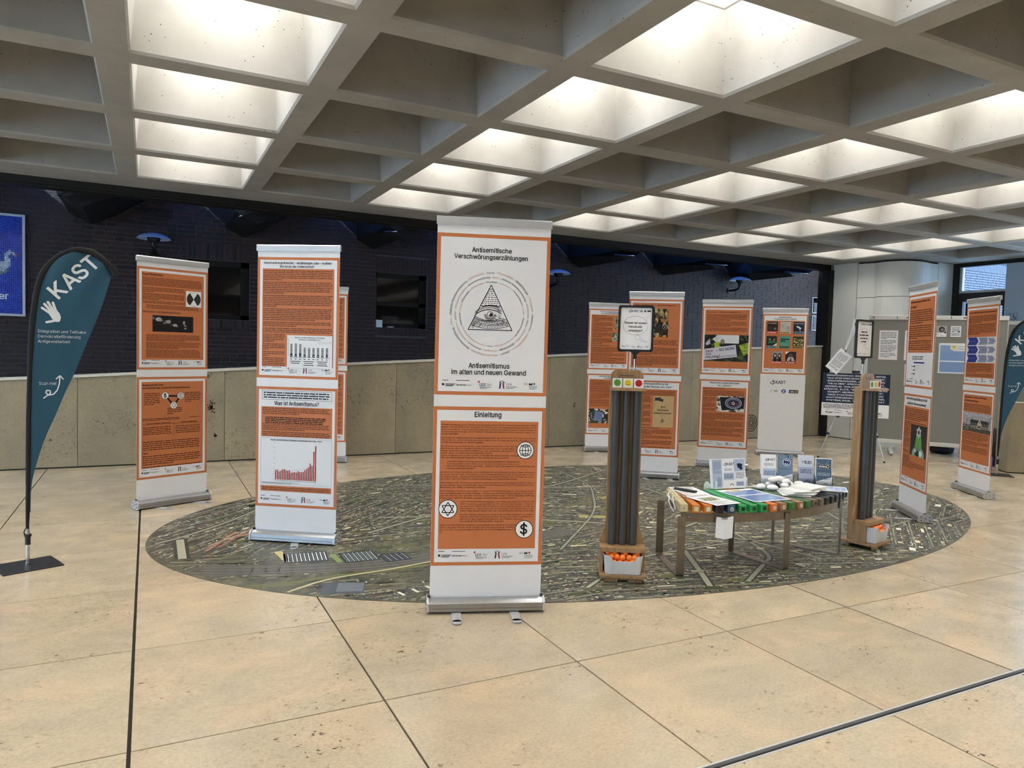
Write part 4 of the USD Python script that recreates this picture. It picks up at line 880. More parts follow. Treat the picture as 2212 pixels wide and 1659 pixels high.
# banner with placards
t, sh = banner('orange banner with a photo of a protest placard, behind the bench', 6.40, 6.77, -42.5, ((-.1, 15), (.15, 10)))
po = poster(sh, U0, U1, (1.24, 1.965))
prt(po, 'heading', lambda p: p.text('Adrenochrom - Die Ritualmordlegende 2.0', -.25, 1.93, .0135, '#2a1509', 3, 'l', width=.4))
bodyon(po, [(-.245, .24, 1.915, 1.70, .0165)], 22)
def d(p):
    f = crowd(6, ['#1c1d18', '#262a1e', '#3a4228', '#14130f', '#4b5a30', '#2b2a2a']); p.mosaic(-.262, 1.325, .262, 1.655, 60, 36, f)
    p.rect(-.12, 1.55, .15, 1.653, '#d9dadd', 3); p.poly([(-.17, 1.6), (-.1, 1.653), (-.06, 1.62), (-.12, 1.56)], '#cfd2d3', 3); p.disc(-.045, 1.567, .026, '#8f7d70', 4, .035); p.rect(-.08, 1.51, .1, 1.545, '#26262a', 4)
    p.poly([(-.145, 1.555), (-.075, 1.57), (-.06, 1.5), (-.135, 1.49)], '#a3b53c', 4); p.poly([(-.25, 1.545), (-.2, 1.605), (-.19, 1.54), (-.235, 1.52)], '#b9b6cc', 4)
    p.poly([(.15, 1.53), (.262, 1.565), (.262, 1.43), (.21, 1.40), (.19, 1.45)], '#9fb93a', 4)
    for q, (tx, x, z) in enumerate((('END', .21, 1.525), ('TH', .228, 1.495), ('EXC', .222, 1.45), ('CH', .228, 1.415))): p.text(tx, x, z, .022, '#1d2212', 5, rot=.1)
    p.poly([(-.262, 1.335), (.135, 1.385), (.112, 1.535), (-.262, 1.475)], '#c9c8d2', 5)
    p.text('SAVE', -.195, 1.437, .026, '#6e2b3a', 6, rot=.08); p.text('OUR', -.205, 1.402, .022, '#37425c', 6, rot=.08); p.text('CHILDREN', -.165, 1.366, .026, '#17171c', 6, width=.15, rot=.08); p.text('+', -.105, 1.45, .02, '#2c2c38', 6)
    p.text('NO MORE', .015, 1.465, .032, '#3a4270', 6, width=.19, rot=.14); p.text('Adrenochrome!', .01, 1.378, .03, '#474a7a', 6, width=.23, rot=.13, bold=False); p.line((-.1, 1.36), (-.07, 1.415), .006, '#a03a5a', 6)
prt(po, 'photograph', d, 'photograph of a protest with a big white placard')
po = poster(sh, L0, L1, (.332, 1.0))
prt(po, 'heading', lambda p: (p.text('Verschwörungserzählungen', 0, 1.05, .0195, INK, width=.36), p.text('von „QAnon“', 0, 1.015, .0195, INK, width=.17), p.text('Geschichtlicher Hintergrund', -.255, .98, .012, '#2a1509', 3, 'l', width=.26)))
bodyon(po, [(-.25, .25, .97, .88, .0155), (-.25, -.1, .88, .70, .0155), (-.25, .25, .685, .4, .0155)], 23)
def d(p):
    p.mosaic(-.085, .70, .245, .895, 40, 24, crowd(7, ['#b9b1a4', '#d5cfc4', '#8d8578', '#e0dcd4', '#4b4540'])); p.poly([(-.05, .882), (.245, .885), (.24, .745), (-.02, .715)], '#1a1d28', 3)
    p.disc(.115, .81, .098, '#c4c7d2', 4, .07); p.disc(.115, .81, .09, '#1d2130', 5, .063); p.ring(.115, .81, .082, .014, '#7f879c', 6, .056)
    for k in range(5): p.line((.05, .795 + .007 * k), (.18, .785 + .007 * k), .003, '#8d3a4a', 7)
    p.text('Q', .115, .792, .036, '#e3e3e8', 8)
    for k in range(18): a = k * PI / 9; p.disc(.115 + .076 * math.cos(a), .81 + .049 * math.sin(a), .004, '#20253a', 8, n=5)
prt(po, 'photograph', d, 'photograph of a dark flag with a round seal')

# podcast banner
t, sh = banner('white banner with eight square podcast covers, furthest right behind the bench', 8.02, 7.34, -43, ((-.13, 15), (.17, 10)))
po = poster(sh, U0, U1, (1.24, 1.915))
prt(po, 'heading', lambda p: (p.text('Hörenswert:', 0, 1.957, .016, INK, width=.17), p.text('Podcasts zum Thema', 0, 1.93, .016, INK, width=.29)))
cov = [(-.165, 1.805, '#241d1e', '#b34444'), (.01, 1.805, '#b9b6b1', '#c9b89a'), (.183, 1.805, '#17263f', '#4f8aa6'), (-.17, 1.6, '#1e2a22', '#5c97a6'), (.008, 1.6, '#4f9884', '#3e8a6c'), (.184, 1.6, '#2b3320', '#a08a45'), (-.085, 1.385, '#9a8f88', '#c05545'), (.094, 1.385, '#2a2023', '#a04a45')]
def cover(p, k, x, z, c, c2):
    h = .07; p.rect(x - h, z - .04, x + h, z + h + .025, c, 3); p.rect(x - h, z - .075, x + h, z - .045, c2, 3); p.disc(x - h + .014, z - .06, .009, '#f0e6dc' if k in (0, 6, 7) else '#20302e', 4, n=10)
    for q in range(5): p.rect(x - .035 + .018 * q, z - .068, x - .023 + .018 * q, z - .053, '#f1d9cf' if k in (0, 6, 7) else '#26343a', 4)
    if k == 0: p.text('NS-CLIQUEN', x, z + .065, .014, '#e4dcd8', 4, width=.11); p.disc(x - .03, z - .0, .025, '#3c3334', 4); p.disc(x + .035, z - .005, .018, '#74706f', 4)
    if k == 1:
        for q in range(7): p.rect(x - .06 + .018 * (q % 3), z - .02 + .014 * q, x - .02 + .022 * (q % 4), z - .018 + .014 * q, '#8a8680', 4)
        p.rect(x + .01, z - .03, x + .06, z + .03, '#a5a29c', 4); p.rect(x - .06, z + .01, x - .025, z + .06, '#a9a59f', 4)
    if k == 2: p.text('ZEITMASCHINEN', x, z + .065, .011, '#cfd6dd', 4, width=.12); p.line((x - .02, z + .03), (x + .02, z + .005), .022, '#dfe3e6', 4, cap=True); p.line((x + .01, z + .01), (x + .02, z - .035), .007, '#cdd3d8', 4)
    if k == 3: p.disc(x - .025, z + .05, .015, '#8a7a6c', 4); p.disc(x + .035, z + .045, .014, '#9a6a60', 4); p.poly([(x - .05, z - .01), (x + .06, z + .0), (x + .05, z + .03), (x - .04, z + .03)], '#2f6a4a', 4); p.poly([(x + .02, z - .04), (x + .07, z - .04), (x + .07, z)], '#e5e5e5', 5)
    if k == 4: p.rect(x - .055, z + .045, x + .055, z + .062, '#1d3440', 4); p.rect(x - .055, z + .018, x + .005, z + .035, '#1d3440', 4); p.rect(x - .05, z - .02, x + .03, z - .017, '#bcd6cb', 4)
    if k == 5: p.mosaic(x - .06, z - .03, x + .06, z + .07, 14, 10, crowd(8, ['#3c4426', '#a39a5c', '#5d6a38', '#23281a', '#c9bd84']), 4)
    if k == 6:
        for s in (-1, 1): p.disc(x + s * .03, z + .03, .026, '#2a2322', 4, .04); p.disc(x + s * .03, z + .035, .014, '#cbb0a2', 5, .018); p.disc(x + s * .03, z - .025, .03, '#231e1e', 4, .025)
    if k == 7: p.disc(x, z + .045, .03, '#6a4a44', 4, .02); p.poly([(x - .055, z - .035), (x + .055, z - .035), (x + .03, z + .02), (x - .03, z + .02)], '#bdb5b2', 4); p.poly([(x - .012, z - .035), (x + .012, z - .035), (x, z + .02)], '#1f1a1c', 5); p.poly([(x - .07, z + .095), (x - .02, z + .095), (x - .07, z + .055)], '#e8e4e0', 5)

for k, q in enumerate(cov): prt(po, 'podcast_cover', lambda p: cover(p, k, *q))
def d(p):
    handswoosh(p, -.133, 1.04, .058, INK); p.text('KAST', -.092, 1.022, .042, INK, 2, 'l', width=.135)
    p.text('BID', -.105, .91, .02, '#4a5058', 2, 'l'); p.line((-.155, .93), (-.145, .905), .004, '#7d9a8a', 2); p.line((-.145, .905), (-.13, .932), .004, '#a06a5a', 2); p.rect(-.165, .895, -.065, .897, '#9a9a9a', 2)
    p.disc(.02, .918, .03, '#26408a', 2); p.ring(.02, .918, .022, .006, '#e8e8ee', 3, a0=.3, a1=2.6, n=10); p.ring(.02, .918, .022, .006, '#e8e8ee', 3, a0=3.5, a1=5.7, n=10); p.disc(.02, .918, .009, '#e8e8ee', 3)
    p.rect(.09, .895, .215, .94, '#1c2740', 2); p.text('video', .098, .907, .02, '#e6e8ec', 3, 'l'); p.ring(.19, .917, .015, .006, '#d8c27a', 3)
prt(sh, 'logo_row', d, 'black and blue logos on the white lower sheet')

# the two banners on the right, seen from the side
t, sh = banner('orange banner with a star picture, edge-on between the right voting stand and the last banner', 6.185, 4.11, -125, ((-.17, 0), (.18, 0)))
po = poster(sh, U0, U1, (1.475, 1.965))
prt(po, 'heading', lambda p: (p.text('Antisemitismuskommission 2023', -.25, 1.93, .0165, '#2a1509', 3, 'l', width=.42), p.text('zu Taten', -.25, 1.885, .0165, '#2a1509', 3, 'l', width=.13)))
bodyon(po, [(-.25, .24, 1.87, 1.485, .0185)], 24)
def d(p):
    p.body(-.15, .09, 1.452, 1.408, .019, rng=R_(9), c='#55555a', para=9)
    for k, (L, c) in enumerate(((.22, '#27327a'), (.03, '#15192e'), (.025, '#15192e'), (.025, '#15192e'))): z = 1.385 - .034 * k; p.rect(-.11, z - .006, -.11 + L, z + .006, c, 3); p.rect(-.135 - .03 * (k % 2), z - .003, -.12, z + .002, '#55555a', 2)
    for k in range(9): p.rect(-.06 + .025 * k, 1.26, -.059 + .025 * k, 1.37, '#c4c4c6', 2)
prt(po, 'bar_chart', d)
po = poster(sh, L0, L1, (.332, .985))
prt(po, 'heading', lambda p: (p.text('Verschwörungserzählung von der', -.01, 1.045, .022, INK, width=.46), p.text('„Jüdischen Weltverschwörung“', -.01, 1.0, .022, INK, width=.42)))
bodyon(po, [(-.25, .25, .975, .80, .0165), (-.25, -.11, .80, .545, .0165), (-.25, .24, .54, .41, .0165)], 25)
def d(p):
    p.rect(-.095, .545, .245, .825, '#2e2b2b', 2); q = lambda x, z, s=1: [(x + .05 * math.cos(s * PI / 2 + a), z + .05 * math.sin(s * PI / 2 + a)) for a in (0, 2 * PI / 3, 4 * PI / 3)]
    p.poly([(.03, .74), (.13, .74), (.16, .6), (0, .6)], '#5da04a', 3)
    for s in (1, -1):
        v = q(.08, .762, s)
        for k in range(3): p.line(v[k], v[(k + 1) % 3], .014, '#c9ccc6', 4)
    p.disc(.08, .56, .13, '#8fae98', 3, .075, 20); p.disc(.06, .57, .05, '#26382c', 4, .03); p.disc(.13, .575, .035, '#e1e6e0', 4, .025); p.disc(.02, .59, .03, '#d6ddd4', 4, .015); p.rect(-.095, .48, .245, .545, OR, 5)
prt(po, 'photograph', d, 'dark picture of a star over a green light')
t, sh = banner('orange banner with blue arrows and a house photo, furthest right in the hall', 7.875, 4.56, -121, ((-.17, 0), (.18, 0)))
po = poster(sh, U0, U1, (1.24, 1.965))
prt(po, 'heading', lambda p: p.text('„Jüdische Weltverschwörung“ als Superverschwörung', -.25, 1.93, .0145, '#2a1509', 3, 'l', width=.49))
bodyon(po, [(-.25, .25, 1.91, 1.7, .0165), (-.25, .24, 1.395, 1.25, .0165)], 26)
def d(p):
    p.rect(-.262, 1.40, .262, 1.675, '#dddddf', 2)
    for k in range(3):
        z = 1.63 - .092 * k
        for x, w_, h, c in ((-.255, .21, .042, '#2b3a8c'), (-.05, .19, .038, '#8d90a8'), (.12, .14, .032, '#8d90a8')): p.poly([(x, z - h), (x + .5 * w_, z - h), (x + w_ - .04, z - h), (x + w_, z), (x + w_ - .04, z + h), (x, z + h)], c, 3); p.poly([(x, z - h), (x + .035, z), (x, z + h)], '#dddddf', 4); p.rect(x + .06, z - .002, x + w_ - .05, z + .003, '#5a63a0' if c == '#2b3a8c' else '#73778f', 5)
prt(po, 'arrow_chart', d, 'three rows of blue and grey arrows')
po = poster(sh, L0, L1, (.332, 1.055))
prt(po, 'heading', lambda p: (p.text('Die Bilderberger-Konferenzen: Stoff für neue', -.25, 1.02, .0165, '#2a1509', 3, 'l', width=.41), p.text('Verschwörungserzählungen', -.25, .982, .0165, '#2a1509', 3, 'l', width=.26)))
bodyon(po, [(-.25, .25, .965, .87, .0165), (-.25, .24, .655, .44, .0165)], 27)
def d(p):
    p.rect(-.25, .66, .26, .865, '#a5a4a8', 2)
    for k in range(26): p.disc(-.24 + .02 * k, .85 + nrg.uniform(-.03, .01), .022, ['#b4b3b8', '#9b9aa0', '#bdbcc0'][k % 3], 3, .012, 9)
    p.rect(-.11, .73, .22, .785, '#3c3836', 4); p.poly([(-.12, .76), (-.1, .79), (.21, .79), (.23, .76)], '#312e30', 5); p.poly([(.02, .75), (.06, .80), (.1, .75)], '#c4bca4', 6); p.rect(.02, .70, .1, .752, '#b9b09a', 6); p.rect(-.12, .70, .23, .728, '#8f8778', 5)
    for k in range(8):
        x = -.105 + .042 * k
        if not .01 < x < .1: p.rect(x, .742, x + .016, .755, '#8f8c86', 6); p.rect(x, .705, x + .014, .72, '#2c2a28', 6)
    p.rect(.03, .71, .09, .73, '#4a443c', 7); p.rect(.05, .755, .07, .775, '#6a6458', 7); p.rect(-.25, .66, .26, .70, '#4b4640', 4)
    for k in range(40): p.disc(nrg.uniform(-.25, -.1), nrg.uniform(.675, .74), .012, ['#4a453e', '#6e685e', '#2f2c2a', '#87806f'][k % 4], 5, .009, 7)
    for k in range(50): p.disc(nrg.uniform(-.25, .26), nrg.uniform(.66, .70), .01, ['#57503f', '#6b6350', '#3c372e'][k % 3], 6, .005, 6)
    for x, h in ((-.08, .06), (-.17, .04), (.24, .07)):
        for q in range(5): p.line((x, .76), (x + .012 * (q - 2), .76 + h), .002, '#4a4848', 4)
prt(po, 'photograph', d, 'grey photograph of a long house')

# ---------------------------------------------------------------- round aerial photograph on the floor
ac = thing('aerial_carpet', 'large oval floor print with an aerial photograph of a city', 'floor print', (3.727, 5.326, 0), -2.4)
EA, EB = 3.744, 2.212
t = np.linspace(0, 2 * PI, 181)[:-1]; ell = sg.Polygon(np.c_[EA * np.cos(t), EB * np.sin(t)])
b = MB().prism(ell, .0022, T4(0, 0, .0004)); part(ac, 'mat', b, 'ground_print')
ei = ell.buffer(-.004); eprep = shapely.prepared.prep(ei)
rng = random.Random(21); p = Print()
RC, RS = [], []
def inside(q): return all((a / EA) ** 2 + (b_ / EB) ** 2 < .997 for a, b_ in q)
def rquad(x, y, w_, h, a, c, l):
    ca, sa = math.cos(a), math.sin(a); q = [(x + i * ca - j * sa, y + i * sa + j * ca) for i, j in ((-w_ / 2, -h / 2), (w_ / 2, -h / 2), (w_ / 2, h / 2), (-w_ / 2, h / 2))]
    if inside(q): p.poly(q, c, l)
def street(pts, w_, c, l=1):
    for a, b_ in zip(pts[:-1], pts[1:]):
        a, b_ = np.array(a), np.array(b_); n = max(1, int(np.hypot(*(b_ - a)) / .25))
        for k in range(n):
            q0, q1 = a + (b_ - a) * k / n, a + (b_ - a) * (k + 1.05) / n
            d = q1 - q0; d = d / np.hypot(*d); nn = np.array([-d[1], d[0]]) * w_ / 2; q = [q0 - nn, q1 - nn, q1 + nn, q0 + nn]
            if inside(q): p.poly(q, c, l)
ROAD = ['#77796b', '#6c6f66', '#83826f', '#5f635c']
roof = ['#2b3040', '#353a4a', '#3f3f44', '#4a4440', '#2a2c33', '#554a43', '#33394a', '#8f8d80', '#6b3f33', '#23262e']
lite = ['#d6d2b0', '#c9c596', '#e4e2d4', '#b3af8a', '#a9a68f']
green = ['#3d452f', '#474e33', '#333a2a', '#565a3a', '#2c3326', '#63643f']
# districts: cells round scattered seeds, each with its own street direction, rows of houses along narrow streets
ROADL = ['#8f8f7b', '#85867a', '#9b9a83', '#787a70']
def seed_angle(x, y): return (.8 if x < -2.2 and y > -.35 else .05 if y < -.5 and x < -1.2 else rng.choice((-.45, -.3, .1, .25, .5, .75)) + rng.uniform(-.1, .1))
sd = []
for _ in range(64):
    x, y = rng.uniform(-EA, EA), rng.uniform(-EB, EB); sd.append((x, y, seed_angle(x, y), rng.random()))
SA = np.array([(q[0], q[1]) for q in sd])
def nearest(x, y): return int(np.argmin((SA[:, 0] - x) ** 2 + (SA[:, 1] - y) ** 2 * 1.5))
yard = lambda x, y: -3.7 < x < -1.7 and -1.45 < y < -.42
for si_, (sx, sy, an, ty) in enumerate(sd):
    ca, sa = math.cos(an), math.sin(an); ext = .75
    row = -ext; nr_ = 0
    while row < ext:
        dep = rng.uniform(.04, .065)
        col = -ext
        while col < ext:
            L = rng.uniform(.05, .20)
            x, y = sx + (col + L / 2) * ca - (row + dep / 2) * sa, sy + (col + L / 2) * sa + (row + dep / 2) * ca
            if (x / EA) ** 2 + (y / EB) ** 2 < .99 and nearest(x, y) == si_ and not (yard(x, y) and rng.random() < .8):
                rn = rng.random()
                if rn < .09: rquad(x, y, L, dep, an, rng.choice(green), 1)
                elif rn < .15: rquad(x, y, L * .7, dep * .6, an, rng.choice(lite), 2); rquad(x - .3 * dep * -sa, y - .36 * dep * ca, L * .7, dep * .2, an, '#15181c', 3)
                else:
                    h = dep * rng.uniform(.3, .45); k = -L / 2
                    while k < L / 2 - .01:
                        l2 = rng.uniform(.012, .05); u_ = k + l2 / 2; xx, yy = x + u_ * ca, y + u_ * sa
                        rquad(xx, yy, l2 * .88, h, an, rng.choice(roof), 2)
                        if rng.random() < .55: rquad(xx + h * .62 * sa, yy - h * .62 * ca, l2 * .8, h * .32, an, rng.choice(lite + ['#9c9a86', '#7c7a6a', '#b0ae98']), 3)
                        if rng.random() < .5: rquad(xx - h * .7 * sa, yy + h * .7 * ca, l2 * .7, h * .4, an, rng.choice(green + ['#171b1c']), 3)
                        k += l2 + rng.uniform(.002, .012)
            col += L + rng.uniform(.008, .02)
        nr_ += 1
        if nr_ % 2 == 0:
            n = 30; q0 = None
            for k in range(n + 1):
                c_ = -ext + 2 * ext * k / n; x, y = sx + c_ * ca - (row + dep + .006) * sa, sy + c_ * sa + (row + dep + .006) * ca
                if nearest(x, y) == si_ and not yard(x, y): rquad(x, y, 2 * ext / n * 1.06, .011, an, rng.choice(ROADL), 4)
        row += dep + (.014 if nr_ % 2 == 0 else .004)
for k in range(15000):                                                     # loose speckle of trees, cars and sheds
    x, y = rng.uniform(-EA, EA), rng.uniform(-EB, EB)
    if yard(x, y) and rng.random() < .3: continue
    rquad(x, y, rng.uniform(.008, .035), rng.uniform(.004, .011), sd[nearest(x, y)][2] + rng.choice((0, 0, 0, 1.57)), rng.choice(roof + lite + green + ['#7f7e6a', '#94937c', '#15181c', '#171c22', '#1b2230', '#222b3c']), 5)
def curve(pts, w_, c, l, edge=None):
    q = np.array(pts); kk = np.linspace(0, 1, len(q)); tt = np.linspace(0, 1, 36); sm = np.c_[np.interp(tt, kk, q[:, 0]), np.interp(tt, kk, q[:, 1])]
    sm = np.array([sm[max(0, i - 3):i + 4].mean(0) for i in range(36)])
    if edge: street(sm, w_ * 1.9, edge, l)
    street(sm, w_, c, l + 1)
for pts, w_ in (([(-3.72, -.05), (-3.5, .11), (-3.16, .51), (-2.93, .86), (-2.6, 1.25)], .022), ([(-3.4, -.25), (-3.0, .2), (-2.6, .75), (-2.1, 1.4)], .018), ([(-3.53, .06), (-3.51, -.48)], .05), ([(-2.4, -.3), (-1.2, .5), (.2, 1.2), (1.2, 1.9)], .026), ([(-2.2, .3), (-1.4, .1), (-.3, -.5), (.4, -1.2), (.6, -2.)], .026), ([(-.3, -.96), (.2, -.82), (1.2, -.3), (2.6, .1), (3.4, .5)], .03),
    ([(-.4, -2.15), (.07, -1.83), (.3, -1.68), (.5, -1.0), (.9, .3), (.8, 1.6)], .028), ([(1.36, -1.45), (1.9, -1.36), (2.4, -1.22), (3.0, -.8)], .02), ([(1.0, -2.0), (1.5, -1.5), (1.75, -.9), (2.4, .1), (2.1, 1.6)], .026), ([(-1.4, -1.9), (-.7, -1.4), (.4, -1.3), (1.6, -1.7)], .024), ([(-1.8, 1.7), (0, .9), (1.8, .9), (3.2, .9)], .024), ([(-1.2, -1.2), (-.2, -.1), (.4, 1.0), (.5, 2.)], .02), ([(2.9, -1.2), (2.5, -.3), (2.9, .9)], .022), ([(-.6, -2.1), (-.43, -1.77), (-.2, -1.3)], .035)):
    curve(pts, w_, rng.choice(['#9a9a86', '#8e9080', '#a3a18a']), 6, '#3c4136')
# railway yard near the front left: parallel tracks, striped sheds beside it
curve([(-3.6, -.70), (-2.9, -.92), (-2.3, -1.0), (-1.5, -.85), (-.6, -.55)], .20, '#5d5c56', 7)
for k in range(17):
    o_ = -.012 * k + .1; curve([(-3.6, -.70 + o_ * .9), (-2.9, -.92 + o_), (-2.3, -1.0 + o_), (-1.5, -.85 + o_), (-.6, -.55 + o_ * .8)], .0052, ['#413f3d', '#79766c', '#35373a', '#8f8c80', '#4d4b48'][k % 5], 9)
curve([(-3.35, -1.02), (-3.07, -1.2), (-2.73, -1.13), (-2.28, -1.12), (-2.03, -1.1)], .05, '#686b48', 9); curve([(-3.05, -1.38), (-2.73, -1.17), (-2.28, -1.1), (-1.9, -1.0)], .02, '#b9b48c', 10)
for k in range(420):                                                       # sidings, sand and scrub beside the tracks
    x, y = rng.uniform(-3.6, -1.3), rng.uniform(-1.6, -.4); rquad(x, y, rng.uniform(.04, .22), rng.uniform(.004, .016), -.18 + .12 * (x + 3.4) + rng.uniform(-.12, .12), rng.choice(['#6f6d5a', '#85806a', '#5a5748', '#4b4c40', '#77745c', '#3d3e38', '#96917a', '#646250', '#2c2e2e']), 6)
def shed(x, y, w_, h, a, n, c0_, c1_):
    rquad(x, y, w_ + .02, h + .02, a, '#30363b', 11); ca, sa = math.cos(a), math.sin(a)
    for k in range(n): u_ = -w_ / 2 + (k + .5) * w_ / n; rquad(x + u_ * ca, y + u_ * sa, w_ / n * .5, h * .9, a, c0_ if k % 2 else c1_, 12)
shed(-2.77, -.67, .26, .21, -.08, 20, '#d5d5c4', '#5b646c'); shed(-2.44, -.77, .21, .22, .02, 14, '#9db0a6', '#69777c'); shed(-2.22, -.86, .16, .16, .1, 8, '#7a8184', '#4a5054')
rquad(-2.91, -.6, .05, .24, .15, '#cdbb80', 11); rquad(-2.59, -.76, .04, .2, .1, '#7d8f58', 11)
rquad(-2.66, -1.36, .24, .2, -.3, '#4f565d', 11); rquad(-2.62, -1.36, .15, .15, -.3, '#6d747a', 12); rquad(-2.85, -1.36, .12, .12, -.3, '#474d54', 11)
for k in range(7): rquad(-2.42 + .045 * k, -1.58 + .012 * k, .02, .07, .25, '#d5d3c0' if k % 2 else '#4c525a', 11)
for k in range(9):                                                         # red roofed terraces on the far left
    a_ = k / 8; rquad(-3.36 + .2 * a_, -.3 + .42 * a_, .05, .022, 1.1, '#b07c66', 11); rquad(-3.27 + .22 * a_, -.22 + .38 * a_, .045, .02, 1.0, '#a06a58', 11); rquad(-3.2 + .26 * a_, -.05 + .2 * a_, .04, .018, .6, '#b88a70', 11)
for k in range(130):                                                       # pale halls scattered over the right half
    x, y = rng.uniform(-1.0, 3.5), rng.uniform(-2.0, 1.8); w_ = rng.uniform(.04, .13); a_ = sd[nearest(x, y)][2]; rquad(x, y, w_, rng.uniform(.025, .05), a_, rng.choice(lite), 11); rquad(x + .02, y - .022, w_ * .7, .01, a_, '#22262c', 12)
for k in range(18):
    x, y = rng.uniform(-3.2, 3.3), rng.uniform(-1.9, 1.9); rquad(x, y, rng.uniform(.1, .28), rng.uniform(.05, .11), sd[nearest(x, y)][2], rng.choice(['#56603c', '#4a5536', '#6a6d48', '#3f4a38', '#85814f', '#a29a62']), 6)
p.build(ac, 'aerial_photograph', lying(.0026), kind='stuff', mat='floor_print', d0=.0001, eps=.00005)

# ---------------------------------------------------------------- feather flags
so = [(-.011, .234), (-.010, .494), (-.006, .919), (0, 1.144), (.008, 1.423), (.031, 1.657), (.066, 1.80), (.12, 1.881), (.193, 1.943), (.268, 1.971), (.336, 1.965), (.406, 1.924), (.449, 1.879), (.479, 1.825)]
si = [(.009, .232), (.013, .452), (.02, .776), (.026, 1.144), (.036, 1.347), (.054, 1.58), (.08, 1.737), (.126, 1.835), (.186, 1.903), (.261, 1.936), (.316, 1.931), (.371, 1.904), (.414, 1.86), (.449, 1.797)]
fe = [(.442, 1.797), (.385, 1.59), (.307, 1.369), (.245, 1.191), (.193, 1.066), (.144, .932), (.086, .782), (.043, .631), (.019, .517), (.013, .452)]
def smooth_line(P, n=60):
    P = np.array(P); k = np.r_[0, np.cumsum(np.hypot(*np.diff(P, axis=0).T))]; from scipy.interpolate import PchipInterpolator as I
    q = np.linspace(0, k[-1], n); return np.c_[I(k, P[:, 0])(q), I(k, P[:, 1])(q)]
def wave(a, b_): return -.006 * np.sin(9 * a + 7 * b_) * np.clip(a / .1, 0, 1) - .007 * np.sin(34 * (a - .55 * b_ + .5)) * np.clip((b_ - 1.55) / .25, 0, 1) * np.clip(a / .05, 0, 1) - .0035 * np.sin(22 * (a * .9 + .42 * b_)) * np.clip(a / .08, 0, 1)
flag_side = lambda a, b_, d_: np.c_[a, wave(a, b_) - .002 - d_, b_]
def flag(label, x, y, ang):
    t = thing('feather_flag', label, 'flag', (x, y, 0), ang)
    b = MB().box(-.16, -.13, 0, .16, .13, .008, .002); part(t, 'base_plate', b.mesh().apply_transform(rotm([0, 0, 1], 14)), 'steel_plate')
    part(t, 'spigot', MB().cyl((0, 0, .008), (0, 0, .024), .016).cyl((0, 0, .02), (0, 0, .16), .0105), 'chrome', smooth=40)
    part(t, 'collar', MB().cyl((0, 0, .135), (0, 0, .19), .015).lathe([(.0, .186), (.02, .186), (.021, .192), (.02, .198), (0, .198)], 20), 'black_plastic', smooth=40)
    part(t, 'pole', MB().cyl((0, 0, .16), (0, 0, .5), .0095), 'aluminium', smooth=40)
    cd = MB().tube([(-.012, 0, .195), (-.02, -.005, .21), (-.012, -.004, .235)], .003, 6); part(t, 'cord', cd, 'black_cloth')
    S0, S1 = smooth_line(so), smooth_line(si); mid = (S0 + S1) / 2; wd = np.hypot(*(S0 - S1).T) / 2
    v, f = [], []; n = 8
    for k in range(len(mid)):
        d_ = S0[k] - mid[k]
        for q in range(n): a = 2 * PI * q / n; pos = mid[k] + d_ * math.cos(a); v.append((pos[0], .011 * math.sin(a), pos[1]))
    for k in range(len(mid) - 1):
        for q in range(n): j = (q + 1) % n; f += [[k*n+q, (k+1)*n+j, k*n+j], [k*n+q, (k+1)*n+q, (k+1)*n+j]]
    for q in range(1, n - 1): e = (len(mid) - 1) * n; f += [[0, q, q + 1], [e, e + q + 1, e + q]]
    part(t, 'sleeve', trimesh.Trimesh(v, f, process=False), 'black_cloth', smooth=60)
    part(t, 'tip_pocket', MB().tube([(.445, 0, 1.872), (.462, 0, 1.842), (.474, 0, 1.812)], .024, 8), 'black_plastic')
    og = sg.Polygon(np.vstack([S1[3:], smooth_line(fe, 40)]))
    xs, zs = np.arange(0, .47, .012), np.arange(.44, 1.95, .016); v, f = [], []
    v2, f2 = trimesh.creation.triangulate_polygon(og.buffer(.004), engine='earcut')
    v3, f3 = trimesh.remesh.subdivide_to_size(np.c_[v2, np.zeros(len(v2))], f2, .022, max_iter=12)
    mm = trimesh.creation.extrude_triangulation(v3[:, :2], f3, .0018); vv = mm.vertices
    mm = trimesh.Trimesh(np.c_[vv[:, 0], wave(vv[:, 0], vv[:, 1]) - vv[:, 2], vv[:, 1]], mm.faces, process=False); part(t, 'cloth', mm, 'teal_cloth', smooth=50)
    p = Print(); hand(p, .128, 1.545, .088, '#dfe3e4', 2, rot=.42); p.build(t, 'hand_emblem', flag_side, d0=.0012)
    p = Print(); p.text('KAST', .163, 1.638, .088, '#dfe3e4', 2, 'l', rot=.80, width=.335)
    for k, (tx, wd_) in enumerate((('Integration und Teilhabe', .255), ('Demokratieförderung', .226), ('Antigewaltarbeit', .169))): p.text(tx, .056, 1.433 - .031 * k, .0175, '#d5dadc', 2, 'l', width=wd_, bold=False)
    p.text('Scan me!', .061, 1.113, .019, '#d5dadc', 2, 'l', width=.092, bold=False); p.build(t, 'lettering', flag_side, d0=.0012); p = Print()
    q = [(.083, 1.03), (.1, 1.045), (.12, 1.06), (.118, 1.078), (.1, 1.08), (.096, 1.062), (.112, 1.05), (.135, 1.055), (.155, 1.08), (.166, 1.12), (.169, 1.165)]
    p.path(smooth_line(q, 30) if False else np.array(q), .007, '#dfe3e4', 2); p.path(np.array([(.148, 1.148), (.169, 1.17), (.188, 1.146)]), .007, '#dfe3e4', 2)
    p.build(t, 'arrow_mark', flag_side, d0=.0012)
    return t
flag('teal feather flag with white lettering, tallest on the far left', -.655, 5.2, 7.3)
flag('teal feather flag partly cut off at the right edge behind the last banner', 9.50, 5.22, -62)

